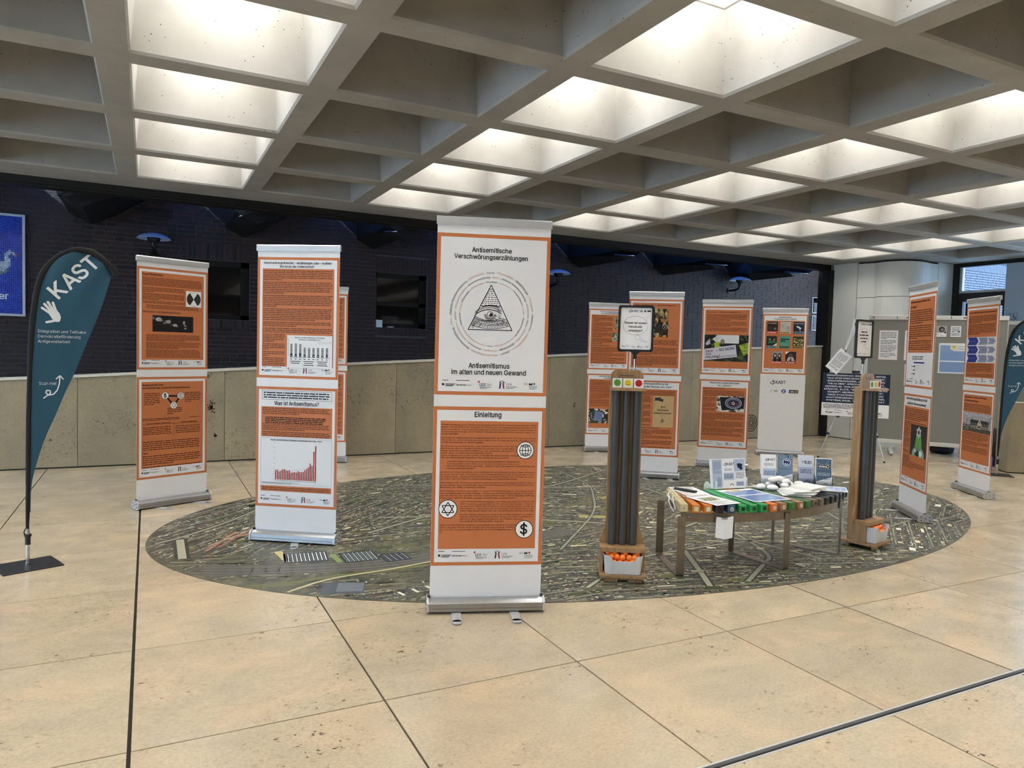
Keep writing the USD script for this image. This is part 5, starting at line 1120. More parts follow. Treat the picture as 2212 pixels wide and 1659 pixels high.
# ---------------------------------------------------------------- voting stands with three tubes
def stand(x, y, ang, label, sign_text, sign_ang, cards_full):
    t = thing('voting_stand', label, 'voting stand', (x, y, .003), ang)
    f = MB().box(-.118, -.115, 0, -.03, -.095, .03, .003).box(.03, -.115, 0, .118, -.095, .03, .003).box(-.03, -.115, .014, .03, -.095, .03, .0).box(-.118, .07, 0, .118, .09, .03, .003); part(t, 'plinth', f, 'wood')
    pl_ = sg.box(-.142, -.1325, .142, .1325).buffer(-.014).buffer(.014); part(t, 'base_board', MB().prism(pl_, .017, T4(0, 0, .03)), 'wood')
    L = [(-.136, .047), (-.136, .225), (-.128, .255), (-.112, .30), (-.104, .345), (-.101, .40), (-.101, 1.25)]; out = L + [(-.099, 1.268), (-.092, 1.283), (-.08, 1.293), (-.065, 1.297)]
    o = out + [(-a, b_) for a, b_ in out[::-1]]
    part(t, 'back_board', MB().prism(o, .02, T4(0, .052, 0) @ XZ), 'wood')
    part(t, 'back_box', MB().box(-.101, .052, .047, .101, .094, 1.2, .002), 'wood')
    for s in (-1, 1): part(t, 'cheek', MB().box(s * .1275 - .0085, -.058, .047, s * .1275 + .0085, .032, .178, .001), 'wood')
    tr = sg.box(-.14, -.088, .14, .032).buffer(-.012).buffer(.012); part(t, 'tray', MB().prism(tr, .026, T4(0, 0, .178)), 'wood')
    sh_ = sg.box(-.107, -.075, .107, .032).buffer(-.006).buffer(.006); part(t, 'shelf', MB().prism(sh_, .017, T4(0, 0, 1.172)), 'wood')
    for k in (-1, 0, 1): part(t, 'tube', MB().cyl((k * .0645, .004, .206), (k * .0645, .004, 1.171), .0235, n=28), 'tube_grey', smooth=40)
    part(t, 'magnet', MB().box(-.1395, -.03, .186, -.1375, .0, .196), 'aluminium_matt')
    p = Print(); p.frame(-.05, 1.249, .05, 1.277, .0012, '#3b2a17', 0); p.text('Demokratiesäule', 0, 1.257, .011, '#3b2a17', 1, width=.086); p.build(t, 'name_plate', upright(.032))
    for k, (c, m_) in enumerate((('#5f9e3c', 1), ('#e8d82f', 0), ('#c02a26', -1))):
        cx = -.0655 + .0655 * k
        cd = part(t, 'smiley_card', MB().box(cx - .0295, -.02, 1.189, cx + .0295, -.0185, 1.246), 'paper')
        p = Print(); p.disc(cx, 1.2185, .0215, c, 0); e = '#33301a' if m_ >= 0 else '#5a1512'
        for s in (-1, 1): p.disc(cx + s * .0068, 1.2255, .0021, e, 1, .0038, 10)
        if m_ == 0: p.rect(cx - .0135, 1.2085, cx + .0135, 1.211, e, 1)
        elif m_ > 0: p.ring(cx, 1.2205, .014, .0022, e, 1, a0=PI * 1.12, a1=PI * 1.88, n=12, ry=.0125)
        else: p.ring(cx, 1.2025, .013, .0022, e, 1, a0=PI * .12, a1=PI * .88, n=12, ry=.0105)
        p.build(cd, 'smiley', upright(-.02))
    part(t, 'sign_pole', MB().cyl((.05, .105, .1), (.05, .105, 1.395), .006, n=12), 'chrome', smooth=40)
    part(t, 'pole_bracket', MB().box(.035, .094, .3, .065, .113, .34).box(.035, .094, 1.05, .065, .113, 1.09), 'black_plastic')
    def sg_(m): return m.apply_transform(T4(.05, .105, 0, rotm([0, 0, 1], sign_ang)))
    fr_o = sg.box(-.111, 1.412, .111, 1.703).buffer(-.014).buffer(.014); fr_i = sg.box(-.097, 1.426, .097, 1.689).buffer(-.012).buffer(.012)
    part(t, 'sign_frame', sg_(MB().prism(fr_o.difference(fr_i), .014, T4(0, .004, 0) @ XZ).prism([(-.035, 1.414), (-.011, 1.395), (-.011, 1.366), (.011, 1.366), (.011, 1.395), (.035, 1.414)], .012, T4(0, .003, 0) @ XZ).mesh()), 'black_plastic')
    part(t, 'sign_sheet', sg_(MB().prism(fr_i, .004, T4(0, .002, 0) @ XZ).mesh()), 'paper')
    p = Print(); handswoosh(p, -.038, 1.668, .018, INK); p.text('KAST', -.026, 1.663, .011, INK, 2, 'l'); p.rect(.024, 1.663, .04, 1.674, '#8d9096', 2); p.disc(.055, 1.668, .0065, '#444a55', 2, n=10); p.rect(.068, 1.664, .09, 1.673, '#22252c', 2)
    p.ring(-.003, 1.577, .078, .0014, '#8b5a60', 2, ry=.06); p.ring(.013, 1.503, .017, .0012, '#8b5a60', 2, ry=.014); p.ring(.04, 1.487, .011, .0011, '#8b5a60', 2, ry=.0085); p.ring(.062, 1.477, .008, .001, '#8b5a60', 2, ry=.006)
    for k, (tx, wd_) in enumerate(sign_text):
        if tx is None: p.body(-.003 - wd_ / 2, -.003 + wd_ / 2, 1.612 + (len(sign_text) - 3) * .012 - .0245 * k, 1.592 + (len(sign_text) - 3) * .012 - .0245 * k, .0185, R_(k), c='#3c3c40', para=9, xh=.5); continue
        p.text(tx, -.003, 1.588 + (len(sign_text) - 3) * .012 - .0245 * k, .0125, '#2c2c30', 2, width=wd_)
    q = Print(); logo_row(q, 0); 
    for v_, l_, f_, c_ in zip(q.v, q.l, q.f, q.c): p.v.append(v_ * [.33, .33] + [0, 1.444]); p.l.append(l_); p.f.append(f_ - f_.min() + p.n); p.c.append(c_); p.n += len(v_)
    T = T4(.05, .105, 0, rotm([0, 0, 1], sign_ang)); pl2 = lambda a, b_, d_: np.c_[a, -.002 - d_, b_] @ T[:3, :3].T + T[:3, 3]
    p.build(t, 'sign_print', pl2)
    return t
def ballbox(x, y, ang, label, ball_label, group, n, seed):
    t = thing('ball_box', label, 'box', (x, y, .0505), ang)
    b = MB(); H = .118
    def ring_(z, e): return np.array(sg.box(-.104 - e, -.07 - e, .104 + e, .07 + e).buffer(-.02).buffer(.02 + 1e-4, quad_segs=5).exterior.coords)[:-1]
    lv = [(0, 0), (.004, .004), (.12, .014)]
    oo = [np.c_[ring_(z, e), np.full(len(ring_(z, e)), z)] for z, e in lv]; ii = [np.c_[ring_(z, e - .0025), np.full(len(ring_(z, e)), max(z, .003))] for z, e in lv]
    n_ = len(oo[0])
    def cut(P):                                            # low front edge with an S-shaped dip
        P = P.copy(); m_ = P[:, 1] < -.05
        dip = np.clip((.088 - np.abs(P[:, 0])) / .03, 0, 1); dip = dip * dip * (3 - 2 * dip); P[m_, 2] -= .034 * dip[m_]; return P
    def dense(A):                                          # more points along the walls
        out = []
        for k in range(len(A)):
            a, c_ = A[k], A[(k + 1) % len(A)]; m_ = max(1, int(np.linalg.norm(c_ - a) / .01))
            out += [a + (c_ - a) * q / m_ for q in range(m_)]
        return np.array(out)
    k0 = [dense(A) for A in oo]; nn = min(len(a) for a in k0)
    def res(A): q = np.r_[0, np.cumsum(np.linalg.norm(np.diff(np.vstack([A, A[:1]]), axis=0), axis=1))]; s_ = np.linspace(0, q[-1], 97)[:-1]; AA = np.vstack([A, A[:1]]); return np.c_[[np.interp(s_, q, AA[:, c_]) for c_ in range(3)]].T
    O = [res(dense(A)) for A in oo]; I = [res(dense(A)) for A in ii]; O[2] = cut(O[2]); I[2] = cut(I[2])
    v = np.vstack(O + I[::-1]); f = []
    for a in range(5):
        for q in range(96): j = (q + 1) % 96; f += [[a*96+q, a*96+j, (a+1)*96+j], [a*96+q, (a+1)*96+j, (a+1)*96+q]]
    for q in range(1, 95): f += [[0, q + 1, q], [480, 480 + q, 480 + q + 1]]
    part(t, 'shell', trimesh.Trimesh(v, f, process=False), 'box_white', smooth=40)
    rg_ = random.Random(seed); pts = []; rad = .0195
    T = T4(x, y, .0505, rotm([0, 0, 1], ang))
    for lev, z in ((0, .075), (1, .099), (2, .118)):
        for i in range(6 - (lev == 1)):
            for j in range(4 - (lev == 1)):
                if lev == 2 and (rg_.random() < .55 or j < 1): continue
                pts.append((-.09 + .036 * i + .018 * (lev == 1) + rg_.uniform(-.002, .002), -.053 + .036 * j + .018 * (lev == 1) + rg_.uniform(-.002, .002), z + rg_.uniform(-.003, .003) - (.008 if j == 0 and lev == 0 else 0)))
    first = None
    for q in pts:
        wp = T[:3, :3] @ np.array(q) + T[:3, 3]
        if first is None:
            first = numbered('/World', 'ping_pong_ball'); xx = UsdGeom.Xform.Define(stage, first); xx.AddTranslateOp().Set(Gf.Vec3d(*map(float, wp))); meta(xx.GetPrim(), ball_label, 'ball', group)
            part(first, 'shell', trimesh.creation.icosphere(2, rad), 'ball_orange', smooth=True)
        else: copy(first, 'ping_pong_ball', wp, 0, ball_label, 'ball', group)
stand(2.65, 3.64, -30, 'wooden voting stand with three grey tubes right of the foremost banner', [('Müssen wir unsere', .135), ('Demokratie', .083), ('verteidigen?', .09)], -5, True)
def along(x, y, ang, a, b_): c_, s_ = math.cos(math.radians(ang)), math.sin(math.radians(ang)); return x + a * c_ - b_ * s_, y + a * s_ + b_ * c_
ballbox(*along(2.65, 3.64, -30, 0, -.045), -30, 'white plastic box of orange balls in the left voting stand', 'orange ball in the box of the left voting stand', 'balls in the left box', 14, 31)
stand(4.84, 3.57, 14, 'wooden voting stand with three grey tubes beside the right end of the bench', [(None, .08), (None, .12), (None, .105), (None, .065)], -8, True)
ballbox(*along(4.84, 3.57, 14, 0, -.045), 14, 'white plastic box of orange balls in the right voting stand', 'orange ball in the box of the right voting stand', 'balls in the right box', 14, 32)
# sheet on a lanyard hanging from the right sign
ln = thing('lanyard_sheet', 'small printed sheet hanging on a white ribbon from the right sign', 'sheet', (4.795, 3.70, 0), -38)
b = MB().box(-.052, -.0006, -.088, .052, .0006, .088); T = T4(-.115, .0, 1.385, rotm([0, 1, 0], 37)); part(ln, 'sheet', b.mesh().apply_transform(T), 'paper')
p = Print(); rg_ = R_(41); p.body(-.038, .04, .07, -.07, .0085, rg_, c='#77797c', xh=.4); p.build(ln, 'print', lambda a, b_, d_: np.c_[a, np.full(len(a), -.0006) - d_, b_] @ T[:3, :3].T + T[:3, 3])
rb = MB()
for dx in (0, .018):
    P = np.array([(-.012 + dx, .0, 1.71), (-.03 + dx, -.004, 1.62), (-.055 + dx * .6, -.002, 1.54), (-.068 + dx * .2, 0, 1.49), (-.07, 0, 1.462)])
    for a, c_ in zip(P[:-1], P[1:]): rb.add(trimesh.Trimesh(np.array([a + (-.006, 0, 0), a + (.006, .002, 0), c_ + (.006, .002, 0), c_ + (-.006, 0, 0), a + (-.006, .001, 0), a + (.006, .003, 0), c_ + (.006, .003, 0), c_ + (-.006, .001, 0)]), [[0, 1, 2], [0, 2, 3], [4, 6, 5], [4, 7, 6], [0, 4, 5], [0, 5, 1], [3, 2, 6], [3, 6, 7]], process=False))
part(ln, 'ribbon', rb, 'paper'); part(ln, 'clip', MB().box(-.076, -.003, 1.455, -.062, .003, 1.475, .001), 'aluminium')

# ---------------------------------------------------------------- curved bench of recycled plastic slats on a steel frame
BX, BY = 3.75, 3.62
BC = np.array([3.80, 4.89]); RO, RI = 1.565, 1.055; A0, A1 = -119.2, -62.2
bn = thing('bench', 'curved bench of colourful recycled plastic slats on a steel frame, used as a display table', 'bench', (BX, BY, .003))
def rad(a, r_, z=0.): a = math.radians(a); return np.array([BC[0] + r_ * math.cos(a) - BX, BC[1] + r_ * math.sin(a) - BY, z])
SL = [('#c9bc8c', 'cream'), ('#c8742c', 'orange'), ('#c8742c', 'orange'), ('#33252b', 'dark plum'), ('#1f4a66', 'dark blue'), ('#1f9048', 'green'), ('#1f9048', 'green'), ('#1f9048', 'green'), ('#cf6a28', 'orange'), ('#8d6a4d', 'brown'), ('#3c6e3a', 'mottled green'), ('#94694a', 'brown'), ('#35653a', 'green'), ('#6b5f50', 'grey brown'), ('#69604e', 'grey brown'), ('#2c2b28', 'black'), ('#1c1c1e', 'black'), ('#1a1a1c', 'black'), ('#19191b', 'black'), ('#18181a', 'black'), ('#161618', 'black')]
CORE = ['#a59f86', '#c9cfa9', '#cfd3bd', '#161214', '#9a958c', '#141414', '#15301b', '#161616', '#c9beb0', '#c9a792', '#2f8a3e', '#d3a884', '#2a7d38', '#1c1613', '#6f6a52', '#141414'] + ['#101011'] * 5
for c in set(x[0] for x in SL): plain('slat_' + c[1:], c, .33, vary=.12, scale=9, spec=.5)
for c in set(CORE): plain('core_' + c[1:], c, .5, vary=.1, scale=30)
plain('ring_pale', '#ded7c6', .5)
for k in range(21):
    a = A0 + (A1 - A0) * k / 20; o = rad(a, RO); th = math.degrees(math.atan2(*(rad(a, RI) - o)[[1, 0]]))
    T = T4(o[0], o[1], 0, rotm([0, 0, 1], th))
    z1 = .452 + (.0 if k else .004)
    n_ = part(bn, 'slat', MB().box(0, -.0255, z1 - .053, RO - RI, .0255, z1, .004, T), 'slat_' + SL[k][0][1:], SL[k][1] + ' slat')
    e = MB()
    if k in (1, 2, 15): e.box(-.0012, -.014, z1 - .041, .002, .014, z1 - .011, .001, T)
    else: e.add(MB().cyl((-.0012, 0, z1 - .026), (.002, 0, z1 - .026), .0125, n=18).mesh(), T)
    part(n_, 'end_plug', e, 'core_' + CORE[k][1:])
    if k in (0, 4, 8, 9, 11):
        e = MB(); th_ = np.linspace(0, 2 * PI, 19); e.tube(np.c_[np.full(19, -.0012), .0125 * np.cos(th_), z1 - .026 + .0125 * np.sin(th_)], .0018, 5); part(n_, 'plug_ring', e.mesh().apply_transform(T), 'ring_pale')
def band(r_, z0, z1, th_=.008, n=40, a0=A0, a1=A1):
    v, f = [], []
    for k in range(n + 1):
        a = a0 + (a1 - a0) * k / n
        v += [rad(a, r_, z0), rad(a, r_, z1), rad(a, r_ - th_, z1), rad(a, r_ - th_, z0)]
    for k in range(n):
        for q in range(4): j = (q + 1) % 4; f += [[4*k+q, 4*k+j, 4*k+4+j], [4*k+q, 4*k+4+j, 4*k+4+q]]
    f += [[0, 2, 1], [0, 3, 2], [4*n, 4*n+1, 4*n+2], [4*n, 4*n+2, 4*n+3]]
    return trimesh.Trimesh(v, f, process=False)
part(bn, 'front_apron', band(RO - .02, .338, .399, a0=A0 - .5, a1=A1 + .5), 'steel_brushed'); part(bn, 'rear_apron', band(RI + .06, .338, .399, a0=A0 - .5, a1=A1 + .5), 'steel_brushed')
for k, (a, f, bk) in enumerate(((A0 + .5, (3.0, 3.497), (3.19, 3.945)), (-91.5, (3.756, 3.338), (3.731, 3.82)), (A1 - 2.5, (4.43, 3.467), (4.23, 3.905)))):
    f, bk = np.array([f[0] - BX, f[1] - BY, 0.]), np.array([bk[0] - BX, bk[1] - BY, 0.]); th = math.degrees(math.atan2(*(bk - f)[[1, 0]])); T = T4(f[0], f[1], 0, rotm([0, 0, 1], th)); L = np.linalg.norm(bk - f)
    o = sg.Polygon([(0, 0), (L, 0), (L, .40), (0, .40)]).buffer(-.018).buffer(.018, quad_segs=4); i = sg.Polygon([(.007, .007), (L - .007, .007), (L - .007, .5), (.007, .5)]).buffer(-.012).buffer(.012, quad_segs=4)
    part(bn, 'leg_frame', MB().prism(o.difference(i).intersection(sg.box(-1, -1, 2, .385)), .05, T @ T4(0, .025, 0) @ XZ), 'steel_brushed')
    bo = MB()
    for d_ in ((.011, -.009) if k == 0 else (.0,)): q = rad(a + d_ * 80, RO - .019, .37); nn = rad(a, 1.) - rad(a, 0.); bo.cyl(q, q + nn * .006, .007, n=12)
    part(bn, 'bolt', bo, 'chrome' if k == 0 else 'black_plastic')

TZ = .4565
def sheet_on(name, label, cat, quad_, draw, mat_='paper', z=TZ, th_=.0012, pmat='print'):
    """a sheet lying on the slats, given by its corners far left, far right, near right, near left"""
    Q = np.array(quad_, float); c = Q.mean(0); ux = (Q[1] + Q[2] - Q[0] - Q[3]) / 2; vx = (Q[0] + Q[1] - Q[2] - Q[3]) / 2; W_, H_ = np.hypot(*ux), np.hypot(*vx)
    ang = math.degrees(math.atan2(ux[1], ux[0])); t = thing(name, label, cat, (c[0], c[1], z), ang)
    part(t, 'sheet', MB().box(-W_ / 2, -H_ / 2, 0, W_ / 2, H_ / 2, th_), mat_)
    p = Print(); draw(p, W_, H_); p.build(t, 'print', lying(th_), d0=.0003, eps=.00012, mat=pmat); return t
def d(p, W_, H_):
    p.body(-W_ * .42, W_ * .42, H_ * .45, H_ * .22, .014, R_(51), c='#77777a'); p.body(-W_ * .42, W_ * .1, 0, -H_ * .42, .014, R_(52), c='#8a8a8d')
sheet_on('printed_sheet', 'white printed sheet under the black pouch on the left of the bench', 'paper', [(3.315, 4.02), (3.50, 3.97), (3.42, 3.72), (3.235, 3.77)], d)
po_ = thing('black_pouch', 'flat black pouch lying on the printed sheet on the bench', 'pouch', (3.335, 3.865, TZ + .0016), -68)
part(po_, 'body', MB().box(-.08, -.024, 0, .08, .024, .008, .003), 'black_cloth'); part(po_, 'flap', MB().box(.03, -.0245, .008, .08, .0245, .0105, .001), 'black_plastic'); part(po_, 'pen', MB().cyl((-.1, .032, .005), (.03, .036, .005), .0042, n=10), 'black_plastic')
def d(p, W_, H_):
    p.body(-W_ * .42, W_ * .42, H_ * .46, H_ * .3, .013, R_(53), c='#8a8a8d'); p.mosaic(-W_ * .36, -H_ * .12, W_ * .3, H_ * .18, 18, 10, crowd(54, ['#7d8a5a', '#a39d82', '#5d5a4c', '#8a9a6a', '#c2bda8'])); p.body(-W_ * .42, W_ * .42, -H_ * .18, -H_ * .44, .013, R_(55), c='#9a9a9d')
sheet_on('printed_sheet', 'white sheet with a green picture over the front edge of the bench', 'paper', [(3.19, 3.735), (3.40, 3.735), (3.41, 3.415), (3.20, 3.405)], d, z=TZ + .003)
def d(p, W_, H_):
    p.rect(-W_ * .46, .01, W_ * .46, H_ * .38, '#7f9cc9', 0); p.rect(-W_ * .46, -H_ * .46, W_ * .46, -.004, '#7c98c6', 0); p.rect(-W_ * .3, H_ * .3, W_ * .1, H_ * .46, '#d8d29a', 1)
    for q in range(7): p.rect(-W_ * .44, H_ * .34 - .02 * q, W_ * (.42 - .04 * (q % 3)), H_ * .34 - .02 * q + .004, '#5f7db3', 1); p.rect(-W_ * .44, -.02 - .02 * q, W_ * (.43 - .05 * (q % 2)), -.016 - .02 * q, '#5f7db3', 1)
sheet_on('laminated_sheet', 'glossy laminated sheet with two blue panels in the middle of the bench', 'paper', [(3.545, 3.80), (3.85, 3.785), (3.845, 3.39), (3.54, 3.405)], d, z=TZ + .001, pmat='laminated_print')
def d(p, W_, H_): p.rect(-W_ * .4, -H_ * .3, W_ * .3, H_ * .1, '#3a3a3d', 0)
sheet_on('paper_strip', 'narrow white card strip behind the laminated sheet on the bench', 'paper', [(3.86, 3.90), (3.98, 3.83), (3.96, 3.795), (3.84, 3.865)], d)

rb = MB()                                                   # white ribbon looped round the first slats
for s_, off in ((1, 0), (-1, .018)):
    tt = np.linspace(-.5, 4.4, 26); rb.tube(np.c_[3.115 - BX + .034 * np.cos(tt) * s_ + off, 3.70 - BY + .06 * np.sin(tt * .9), TZ + .018 + .026 * np.sin(tt + 1.)], .004, 6)
rb.tube([(3.06 - BX, 3.70 - BY, TZ + .02), (3.04 - BX, 3.68 - BY, TZ - .01), (3.045 - BX, 3.66 - BY, TZ - .05), (3.06 - BX, 3.65 - BY, TZ - .075)], .004, 6); rb.tube([(3.08 - BX, 3.69 - BY, TZ + .02), (3.06 - BX, 3.66 - BY, TZ - .012), (3.065 - BX, 3.64 - BY, TZ - .06)], .004, 6)
rt = thing('white_ribbon', 'white ribbon looped round the cream slat at the left end of the bench', 'ribbon', (BX, BY, 0)); part(rt, 'loops', rb, 'paper', smooth=True); part(rt, 'hook', MB().tube([(3.135 - BX, 3.70 - BY, TZ + .02), (3.165 - BX, 3.69 - BY, TZ + .018), (3.18 - BX, 3.675 - BY, TZ + .012), (3.17 - BX, 3.66 - BY, TZ + .008)], .0035, 6), 'chrome')

qs = thing('blank_notice', 'white notice sheet hanging from the front edge of the bench', 'notice', (3.271, 3.4125, .25), -20)
v = [(-.055, 0, .0), (.0, -.008, -.012), (.06, .0, -.004), (.061, 0, .136), (.0, -.006, .126), (-.053, 0, .132)]
f = [[0, 1, 4], [0, 4, 5], [1, 2, 3], [1, 3, 4]]; vv = np.array(v); part(qs, 'sheet', trimesh.Trimesh(np.vstack([vv, vv + [0, .0012, 0]]), f + [[a + 6 for a in q[::-1]] for q in f] + [[0, 6, 7], [0, 7, 1], [1, 7, 8], [1, 8, 2], [2, 8, 9], [2, 9, 3], [3, 9, 10], [3, 10, 4], [4, 10, 11], [4, 11, 5], [5, 11, 6], [5, 6, 0]], process=False), 'paper')
part(qs, 'tape', MB().box(-.02, -.008, .115, .02, -.003, .14, .001).box(-.066, -.002, .12, -.05, .002, .15), 'acrylic')

def holder(name, label, x, y, ang, w_, h, draw, landscape=False, stock='paper'):
    t = thing(name, label, 'leaflets', (x, y, TZ), ang); lean = rotm([1, 0, 0], -10)
    a = MB(); a.box(-w_ / 2 - .003, .004, 0, w_ / 2 + .003, .006, h * .95); a.box(-w_ / 2 - .003, -.022, .0, w_ / 2 + .003, .006, .002); a.box(-w_ / 2 - .003, -.024, 0, -w_ / 2 - .0015, .006, h * .35); a.box(w_ / 2 + .0015, -.024, 0, w_ / 2 + .003, .006, h * .35)
    if not landscape: a.box(-w_ / 2 - .003, -.0245, .0, w_ / 2 + .003, -.023, h * .22)
    part(t, 'holder', a.mesh().apply_transform(lean), 'acrylic' if not landscape else 'paper')
    if landscape:
        for s_ in (-1, 1):
            g = MB().prism([(0, 0), (.045, 0), (.045, .03), (.02, .062), (0, .05)], .002, T4(s_ * w_ * .42, -.03, 0) @ YZ)
            part(t, 'side_wing', g, 'paper')
        part(t, 'side_wing', MB().prism([(0, 0), (.06, 0), (.06, .025), (.04, .05), (.015, .055), (0, .03)], .002, T4(-w_ / 2 - .06, .01, 0) @ XZ), 'paper')
    st_ = MB().box(-w_ / 2, -.014, .003, w_ / 2, .003, h); pth = part(t, 'leaflet', st_.mesh().apply_transform(lean), stock)
    p = Print(); draw(p, w_, h); p.build(pth, 'print', lambda a_, b_, d_: np.c_[a_, np.full(len(a_), -.014) - d_, b_] @ lean[:3, :3].T, d0=.0003, eps=.00012)
BL, GL = '#6f879d', '#b3bed4'
def smallkast(p, x, z, s_): handswoosh(p, x - 1.3 * s_, z + .4 * s_, s_ * 1.25, INK, 3); p.text('KAST', x - .55 * s_, z, s_, INK, 3, 'l')
def d(p, W_, H_):
    p.rect(-W_ * .48, .008, -W_ * .2, H_ * .97, GL, 0); p.rect(W_ * .16, H_ * .56, W_ * .48, H_ * .97, GL, 0); p.rect(-W_ * .16, H_ * .28, W_ * .15, H_ * .52, GL, 0); p.rect(W_ * .2, H_ * .06, W_ * .48, H_ * .22, GL, 0)
    p.body(-W_ * .46, -W_ * .22, H_ * .92, H_ * .5, .009, R_(61), c='#7d8aa5'); hand(p, -W_ * .31, H_ * .2, .045, '#93a3bf', 1, rot=-.1); smallkast(p, -.005, H_ * .77, .018); p.body(-W_ * .13, W_ * .1, H_ * .68, H_ * .57, .009, R_(62), c='#8a8d95'); p.body(-W_ * .14, W_ * .13, H_ * .49, H_ * .3, .011, R_(63), c='#5d6a86')
    p.poly([(W_ * .25, H_ * .82), (W_ * .3, H_ * .8), (W_ * .34, H_ * .83), (W_ * .42, H_ * .79), (W_ * .4, H_ * .7), (W_ * .42, H_ * .63), (W_ * .36, H_ * .61), (W_ * .31, H_ * .66), (W_ * .27, H_ * .70)], '#1c2333', 1)
    p.body(W_ * .2, W_ * .46, H_ * .54, H_ * .3, .011, R_(64), c='#777b85'); p.body(W_ * .22, W_ * .46, H_ * .2, H_ * .08, .01, R_(65), c='#5d6a86'); p.ring(W_ * .07, H_ * .07, .017, .004, '#22304a', 1, a0=.2, a1=2.8, n=10)
holder('leaflet_stand', 'wide white leaflet stand with a three-panel leaflet on the bench', 3.715, 3.845, -8, .285, .212, d, True)
def d(p, W_, H_): smallkast(p, .006, H_ * .8, .015); p.body(-W_ * .3, W_ * .35, H_ * .72, H_ * .6, .009, R_(66), c='#8a8d95'); p.rect(-W_ * .34, H_ * .3, W_ * .5, H_ * .54, GL, 0); p.body(-W_ * .28, W_ * .45, H_ * .48, H_ * .32, .011, R_(67), c='#5d6a86'); p.ring(.015, H_ * .14, .017, .004, '#22304a', 1, a0=.2, a1=2.8, n=10)
holder('leaflet_holder', 'clear holder with white leaflets headed KAST, leftmost of the tall holders', 4.105, 3.85, -32, .112, .225, d)
def d(p, W_, H_):
    p.rect(-W_ / 2, 0, W_ / 2, H_, BL, 0); p.poly([(-W_ / 2, 0), (W_ / 2, 0), (W_ / 2, H_ * .38), (-W_ / 2, H_ * .22)], '#dfe3e8', 1); p.ring(.01, H_ * .75, .028, .004, '#e8ecf2', 2); p.disc(.01, H_ * .75, .024, '#27325f', 2); p.ring(.01, H_ * .75, .018, .006, '#e8ecf2', 3, a0=.4, a1=2.4, n=8); p.ring(.01, H_ * .75, .018, .006, '#e8ecf2', 3, a0=3.6, a1=5.5, n=8)
    p.ring(-W_ * .2, H_ * .95, .03, .003, '#4a6078', 1, a0=PI, a1=2 * PI, n=12); p.ring(.005, H_ * .93, .02, .005, '#2c3a50', 1, a0=-.8, a1=2.2, n=12); p.body(-W_ * .42, W_ * .4, H_ * .56, H_ * .5, .009, R_(68), c='#41546a'); smallkast(p, .018, H_ * .24, .009)
holder('leaflet_holder', 'holder with blue-grey leaflets and a round dark blue emblem', 4.225, 3.80, -32, .108, .225, d)
def d(p, W_, H_):
    p.rect(-W_ / 2, 0, W_ / 2, H_ * .6, '#b9c0d4', 0); p.rect(-W_ / 2, H_ * .6, W_ / 2, H_, '#d9dde6', 0); p.frame(-W_ * .36, H_ * .66, W_ * .42, H_ * .86, .0015, '#c3c8d2', 1); p.text('BID', .016, H_ * .71, .021, '#20252d', 2); p.line((-.032, H_ * .82), (-.024, H_ * .72), .004, '#7d9a8a', 2); p.line((-.024, H_ * .74), (-.01, H_ * .82), .004, '#a06a5a', 2)
    p.body(-W_ * .36, W_ * .42, H_ * .55, H_ * .4, .011, R_(69), c='#4a556e'); p.ring(.012, H_ * .1, .017, .004, '#22304a', 1, a0=.2, a1=2.8, n=10)
holder('leaflet_holder', 'clear holder with pale leaflets headed BID', 4.385, 3.75, -34, .112, .222, d)
def d(p, W_, H_):
    p.rect(-W_ / 2 + .003, 0, W_ / 2 - .003, H_ * .97, '#4c6178', 0); p.poly([(-W_ / 2 + .003, 0), (W_ / 2 - .003, 0), (W_ / 2 - .003, H_ * .36), (-W_ / 2 + .003, H_ * .2)], '#e6e8ea', 1); p.rect(-W_ * .4, H_ * .64, W_ * .42, H_ * .79, '#1d2736', 1); p.frame(-W_ * .4, H_ * .64, W_ * .42, H_ * .79, .0015, '#c9cfd6', 2); p.text('video', -W_ * .34, H_ * .685, .016, '#eef0f2', 2, 'l'); p.ring(W_ * .24, H_ * .72, .0115, .005, '#d8c27a', 3)
    p.ring(-W_ * .1, H_ * 1.0, .05, .002, '#9fb0c0', 1, a0=PI * 1.05, a1=1.9 * PI, n=14); p.body(-W_ * .4, W_ * .4, H_ * .52, H_ * .38, .008, R_(70), c='#a9b6c2'); smallkast(p, .02, H_ * .26, .009); p.ring(.012, H_ * .09, .014, .003, '#22304a', 2, a0=.2, a1=2.8, n=10)
holder('leaflet_holder', 'holder with dark blue leaflets headed video, rightmost of the tall holders', 4.425, 3.625, -38, .112, .215, d)

peb = MB().add(trimesh.creation.icosphere(3, 1.0)); pv = peb.v[0]; pv *= [.04, .032, .0225]; pv[:, 2] *= np.where(pv[:, 2] < 0, .85, 1.)
P0 = None
for q, (x, y, z, a) in enumerate([(3.915, 3.735, .476, 20), (3.965, 3.675, .476, -35), (4.045, 3.775, .476, 15), (4.045, 3.745, .517, -8), (4.115, 3.76, .517, -20), (4.165, 3.775, .478, 40), (4.145, 3.72, .5, 10), (4.225, 3.67, .488, 0), (4.11, 3.70, .476, 30), (4.2, 3.74, .476, 70)]):
    lb = 'white pebble-shaped giveaway in the heap in front of the leaflet holders'
    if P0 is None: P0 = thing('white_pebble', lb, 'pebble', (x, y, z), a, 'white pebbles on the bench'); part(P0, 'body', peb, 'pebble_white', smooth=True); part(P0, 'mark', MB().add(trimesh.Trimesh([(-.006, .0, .0229), (.006, -.002, .0229), (.006, .002, .0229), (-.006, .004, .0229)], [[0, 1, 2], [0, 2, 3]], process=False)), 'tube_grey')
    else: copy(P0, 'white_pebble', (x, y, z), a, lb, 'pebble', 'white pebbles on the bench')
np_ = None; rg_ = R_(71)
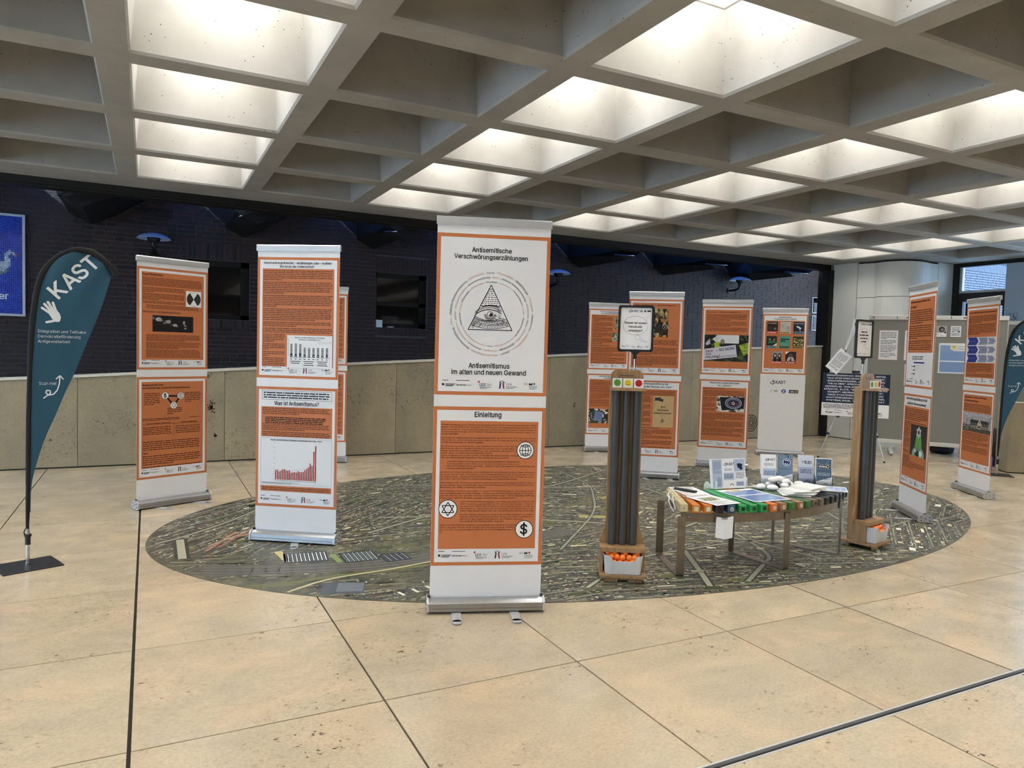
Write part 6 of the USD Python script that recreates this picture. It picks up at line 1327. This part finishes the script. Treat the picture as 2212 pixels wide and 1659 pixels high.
for k in range(9):                                          # fanned pile of white napkins
    x, y, a = 4.01 + .012 * k * .6 + rg_.uniform(-.006, .006), 3.52 + rg_.uniform(-.008, .008) - .002 * k, -30 + 4 * k + rg_.uniform(-4, 4)
    if k >= 6: x, y, a = 4.135 + .006 * (k - 6), 3.515, -14 + 3 * k
    z = TZ + .0058 * k; lb = 'folded white napkin in the fanned pile on the bench'
    if np_ is None: np_ = thing('napkin', lb, 'napkin', (x, y, z), a, 'napkins on the bench'); part(np_, 'sheet', MB().box(-.095, -.085, 0, .095, .085, .0028, .001).box(-.095, -.085, .0029, .095, .083, .0055, .001), 'napkin')
    else: copy(np_, 'napkin', (x, y, z), a, lb, 'napkin', 'napkins on the bench')
def brochure(label, x, y, ang, z=TZ):
    t = thing('folded_leaflet', label, 'leaflet', (x, y, z), ang); part(t, 'leaf', MB().box(-.1, -.05, 0, .1, .05, .002), 'paper')
    b = MB().add(trimesh.Trimesh([(-.1, -.05, .0022), (.1, -.05, .0022), (.1, .05, .02), (-.1, .05, .02), (-.1, -.05, .0032), (.1, -.05, .0032), (.1, .05, .021), (-.1, .05, .021)], [[0, 1, 2], [0, 2, 3], [4, 6, 5], [4, 7, 6], [0, 5, 1], [0, 4, 5], [2, 7, 3], [2, 6, 7], [0, 3, 7], [0, 7, 4], [1, 5, 6], [1, 6, 2]], process=False)); u_ = part(t, 'upper_leaf', b, 'paper')
    p = Print(); p.rect(-.095, -.045, .095, .045, '#b9c6dd', 0); p.rect(-.09, -.03, -.03, .03, '#dfe4ec', 1); p.rect(.02, -.02, .05, .02, '#a9a0c6', 1); p.rect(.06, -.03, .09, .03, '#8da6cc', 1); p.rect(-.02, .0, .01, .03, '#8da6cc', 1); p.build(u_, 'print', lambda a, b_, d_: np.c_[a, b_, .0123 + b_ * .178 + d_], d0=.0004)
brochure('folded blue and white leaflet at the right end of the bench', 4.40, 3.53, -40)
kb = thing('black_card', 'small shiny black card lying behind the napkins on the bench', 'card', (4.27, 3.535, TZ), -10); part(kb, 'card', MB().box(-.04, -.025, 0, .04, .025, .004, .001), 'black_plastic'); part(kb, 'label', MB().box(-.02, -.015, .0041, .01, .01, .0046), 'paper')

# ---------------------------------------------------------------- pinboard, easel, bags on the right
pb = thing('pinboard', 'long grey pinboard wall with a numbered white rail, behind the right hand banners', 'pinboard', (10.24, 6.68, 0), -52.7)
PW0, PW1 = -.80, .97
part(pb, 'panel', MB().box(PW0 + .012, 0, .21, PW1 - .012, .04, 2.005), 'board_grey')
part(pb, 'top_rail', MB().box(PW0, -.012, 2.005, PW1, .05, 2.068, .004), 'wall_white'); part(pb, 'bottom_rail', MB().box(PW0, -.008, .15, PW1, .046, .21, .004), 'wall_white')
for s_, x in ((-1, PW0), (1, PW1 - .012)): part(pb, 'side_rail', MB().box(x, -.006, .21, x + .012, .046, 2.005), 'aluminium_matt')
for x in (-.42, .75): part(pb, 'foot', MB().box(x - .03, -.3, .02, x + .03, .3, .045, .006).box(x - .02, 0, .04, x + .02, .03, .16).cyl((x - .02, -.27, .012), (x + .02, -.27, .012), .012).cyl((x - .02, .27, .012), (x + .02, .27, .012), .012), 'aluminium_matt')
part(pb, 'base_skirt', MB().box(PW0, -.004, .1, -.05, .036, .16), 'frame_grey')
p = Print()
for x, tx in ((-.735, '0'), (-.42, '1'), (-.06, '2'), (.27, '3'), (.62, '4')): p.text(tx, x, 2.022, .033, '#2a2a2a', 0)
for x in (-.3, .42): p.rect(x, 2.028, x + .05, 2.044, '#55554f', 0)
p.disc(-.785 + .02, 2.036, .006, '#333333', 0, n=8); p.build(pb, 'rail_number', upright(-.012))
p = Print()
for k in range(6): p.rect(PW0 + .02, .45 + .3 * k, PW1 - .02, .452 + .3 * k, '#7d7c73', 0)
for x in (-.35, .05, .45): p.rect(x, .21, x + .002, 2.0, '#7d7c73', 0)
p.build(pb, 'panel_seam', upright(0.))
def pinned(name, label, x0, x1, z0, z1, draw):
    c_, s_ = math.cos(math.radians(-52.7)), math.sin(math.radians(-52.7)); xm = (x0 + x1) / 2
    t = thing(name, label, 'paper', (10.24 + xm * c_ + .0025 * s_, 6.68 + xm * s_ - .0025 * c_, z0), -52.7); w_, h = x1 - x0, z1 - z0
    part(t, 'sheet', MB().box(-w_ / 2, -.001, 0, w_ / 2, 0, h), 'paper'); p = Print(); draw(p, w_, h); p.build(t, 'print', upright(-.001)); pin = MB()
    for s2 in (-1, 1): pin.cyl((s2 * (w_ / 2 - .012), -.006, h - .012), (s2 * (w_ / 2 - .012), 0, h - .012), .004, n=8)
    part(t, 'pin', pin, 'aluminium', kind='stuff')
def d(p, w_, h): p.frame(0 - w_ / 2, 0, w_ / 2, h, .006, '#c98d84', 0); p.body(-w_ * .4, w_ * .42, h * .95, h * .04, .022, R_(81), c='#6d7078', xh=.35, para=4)
pinned('pinned_sheet', 'red-edged text sheet on the pinboard, left of its twin', -.655, -.395, 1.40, 1.85, d)
def d(p, w_, h): p.frame(0 - w_ / 2, 0, w_ / 2, h, .006, '#c98d84', 0); p.body(-w_ * .4, w_ * .42, h * .95, h * .3, .022, R_(82), c='#6d7078', xh=.35, para=4)
pinned('pinned_sheet', 'red-edged text sheet on the pinboard half behind the star picture banner', -.315, -.055, 1.40, 1.85, d)
def d(p, w_, h): p.rect(-w_ * .1, h * .35, w_ * .4, h * .85, '#1c1d20', 0); p.body(-w_ * .4, w_ * .2, h * .97, h * .88, .02, R_(83), c='#77777a'); p.ring(-w_ * .2, h * .25, .05, .004, '#9a9a9a', 1, a0=-1, a1=1.5, n=12)
pinned('pinned_sheet', 'white sheet with a black device picture low on the pinboard', -.292, -.08, 1.03, 1.345, d)
def d(p, w_, h): p.rect(-w_ * .48, h * .36, w_ * .48, h, '#a9a89f', 0); p.disc(0, h * .68, w_ * .3, '#2a2a2a', 1); p.disc(.004, h * .66, w_ * .16, '#8d8c86', 2); p.disc(w_ * .35, h * .4, w_ * .1, '#232323', 2); p.disc(-w_ * .35, h * .2, w_ * .05, '#333333', 2); p.rect(-w_ * .1, h * .1, w_ * .1, h * .14, '#77777a', 1)
pinned('pinned_card', 'small card with a grey portrait photo under the number 3', .095, .22, 1.76, 1.92, d)
def d(p, w_, h): p.body(-w_ * .4, w_ * .4, h * .95, h * .1, .014, R_(84), c='#77777a'); p.rect(w_ * .2, h * .42, w_ * .38, h * .55, '#4a4a4a', 3)
pinned('pinned_card', 'small white text card right of the portrait photo card', .27, .40, 1.76, 1.92, d)
def d(p, w_, h):
    p.rect(-w_ * .45, h * .42, w_ * .0, h * .93, '#8ba6cf', 0); p.rect(0, h * .42, w_ * .46, h * .74, '#8ba6cf', 0); p.rect(-w_ * .45, h * .04, w_ * .46, h * .38, '#87a3cd', 0); p.rect(-w_ * .1, h * .78, w_ * .13, h * .94, '#e3dfa8', 2); p.disc(0.01, h * .88, w_ * .05, '#a8a14f', 3, h * .02)
    for k in range(12): p.rect(-w_ * .43, h * (.08 + .026 * k), w_ * (.44 - .05 * (k % 3)), h * (.085 + .026 * k), '#6d8abb', 1); p.rect(-w_ * .43, h * (.45 + .022 * k), w_ * (.43 - .06 * (k % 4)), h * (.454 + .022 * k), '#6d8abb', 1)
    for k in range(4): p.rect(w_ * .15, h * (.79 + .035 * k), w_ * .45, h * (.797 + .035 * k), '#55565a', 1)
pinned('pinned_poster', 'large blue and white poster with a yellow note on the pinboard', .135, .49, 1.23, 1.67, d)
p2_ = thing('side_board', 'plain grey board with a pale top rail behind the right flag', 'board', (11.90, 6.20, 0), -54)
part(p2_, 'panel', MB().box(-.42, 0, .2, .62, .04, 1.99), 'board_grey'); part(p2_, 'top_rail', MB().box(-.42, -.012, 1.99, .62, .05, 2.05, .004), 'wall_white'); part(p2_, 'foot', MB().box(-.2, -.25, 0, -.14, .25, .2, .006).box(.3, -.25, 0, .36, .25, .2, .006), 'aluminium_matt')
def lump(name, label, cat, x, y, s_, mat_, seed, extra=None):
    t = thing(name, label, cat, (x, y, 0), rng.uniform(0, 60)); m_ = trimesh.creation.icosphere(3, 1.0); v = m_.vertices * s_; nz = meshkit.fbm(m_.vertices * 1.9 + seed, 3, seed)[:, None]
    v = v * (.75 + .5 * nz); v[:, 2] = np.maximum(v[:, 2] + s_[2] * .8, 0); part(t, 'body', trimesh.Trimesh(v, m_.faces, process=False), mat_, smooth=True)
    tt = np.linspace(0, PI, 12); part(t, 'strap', MB().tube(np.c_[s_[0] * .5 * np.cos(tt), np.full(12, -s_[1] * .3), s_[2] * 1.25 + .09 * np.sin(tt)], .012, 6), 'black_cloth')
lump('bag', 'black bag on the floor under the pinboard', 'bag', 10.86, 6.80, np.array([.24, .16, .13]), 'dark_bag', 3); lump('bag', 'blue-grey bag under the pinboard beside a black one', 'bag', 11.18, 6.42, np.array([.17, .12, .12]), 'blue_bag', 5); lump('bag', 'large dark bag behind the base of the right flag', 'bag', 10.32, 5.66, np.array([.2, .18, .3]), 'dark_bag', 8); lump('bag', 'purple bag next to the stone block at the right edge', 'bag', 9.72, 5.50, np.array([.09, .09, .14]), 'purple_bag', 9)

ez = thing('easel', 'grey aluminium tripod easel holding the dark blue poster board', 'easel', (8.72, 6.70, 0), -52)
L_ = [((-.19, .03, .72), (-.43, -.10, .01)), ((.19, .03, .72), (.40, -.12, .01)), ((0, .06, 1.22), (0, .52, .01))]
for a, c_ in L_:
    a, c_ = np.array(a), np.array(c_); m_ = a + (c_ - a) * .52; lg = part(ez, 'leg', MB().cyl(a, m_, .013, n=12).cyl(m_, c_, .0095, n=12), 'aluminium_matt', smooth=40)
    part(lg, 'clamp', MB().cyl(m_ - (c_ - a) * .02, m_ + (c_ - a) * .02, .02, n=12), 'black_plastic'); part(lg, 'rubber_tip', MB().cyl(c_ - (c_ - a) * .03, c_, .014, n=10), 'black_plastic')
part(ez, 'mast', MB().cyl((-.19, .03, .72), (0, .06, 1.26), .012).cyl((.19, .03, .72), (0, .06, 1.26), .012), 'aluminium_matt'); part(ez, 'top_clip', MB().box(-.05, -.01, 1.205, .05, .05, 1.24, .006), 'black_plastic')
for s_ in (-1, 1): part(ez, 'board_rest', MB().box(s_ * .2 - .02, -.035, .585, s_ * .2 + .02, .03, .605, .003), 'black_plastic')
eb = thing('poster_board', 'dark blue poster board with white capitals on the easel behind the bench', 'poster', (8.70, 6.68, .606), -52)
part(eb, 'panel', MB().box(-.42, -.008, 0, .42, 0, .595), 'paper')
p = Print(); p.rect(-.42, .18, .42, .595, '#1c2a42', 0)
for k, (tx, w_) in enumerate((('ÜBERWACHUNGSSTAAT, ZENSUR, FAKTEN, SKEPSIS,', .74), ('"ALLE UNTER EINER DECKE", "ALLE ZUSAMMEN",', .73), ('VERSCHWÖRUNGSZIRKEL, GEHEIM, TÄUSCHUNG,', .73), ('"DIE DA OBEN", SPRECHVERBOT, KONTROLLE,', .71), ('GEHEIMPLAN, "SCHLAFSCHAFE", DIE GEHEIMEN', .77), ('MÄCHTE, ELITE, "BESATZUNG", WIE ES', .79), ('SCHEINT", MEDIENKONTROLLE, VERLUST,', .70), ('"MEIN STAATSGEBIET", WUT, BEHÖRDE,', .71), ('SCHATTENREGIERUNG, GESTEUERTE, PERSONEN,', .73), ('SYSTEMLINGE, VERRÄTER, ANGST', .73))): p.text(tx, 0, .552 - .0385 * k, .021, '#e6e8ec', 1, width=w_)
p.body(-.40, .18, .172, .095, .017, R_(91), c='#55565a', para=3); q = Print(); logo_row(q, 0)
for v_, l_, f_, c_ in zip(q.v, q.l, q.f, q.c): p.v.append(v_ * [1.4, 1.4] + [0, .045]); p.l.append(l_); p.f.append(f_ - f_.min() + p.n); p.c.append(c_); p.n += len(v_)
p.build(eb, 'lettering', upright(-.008))
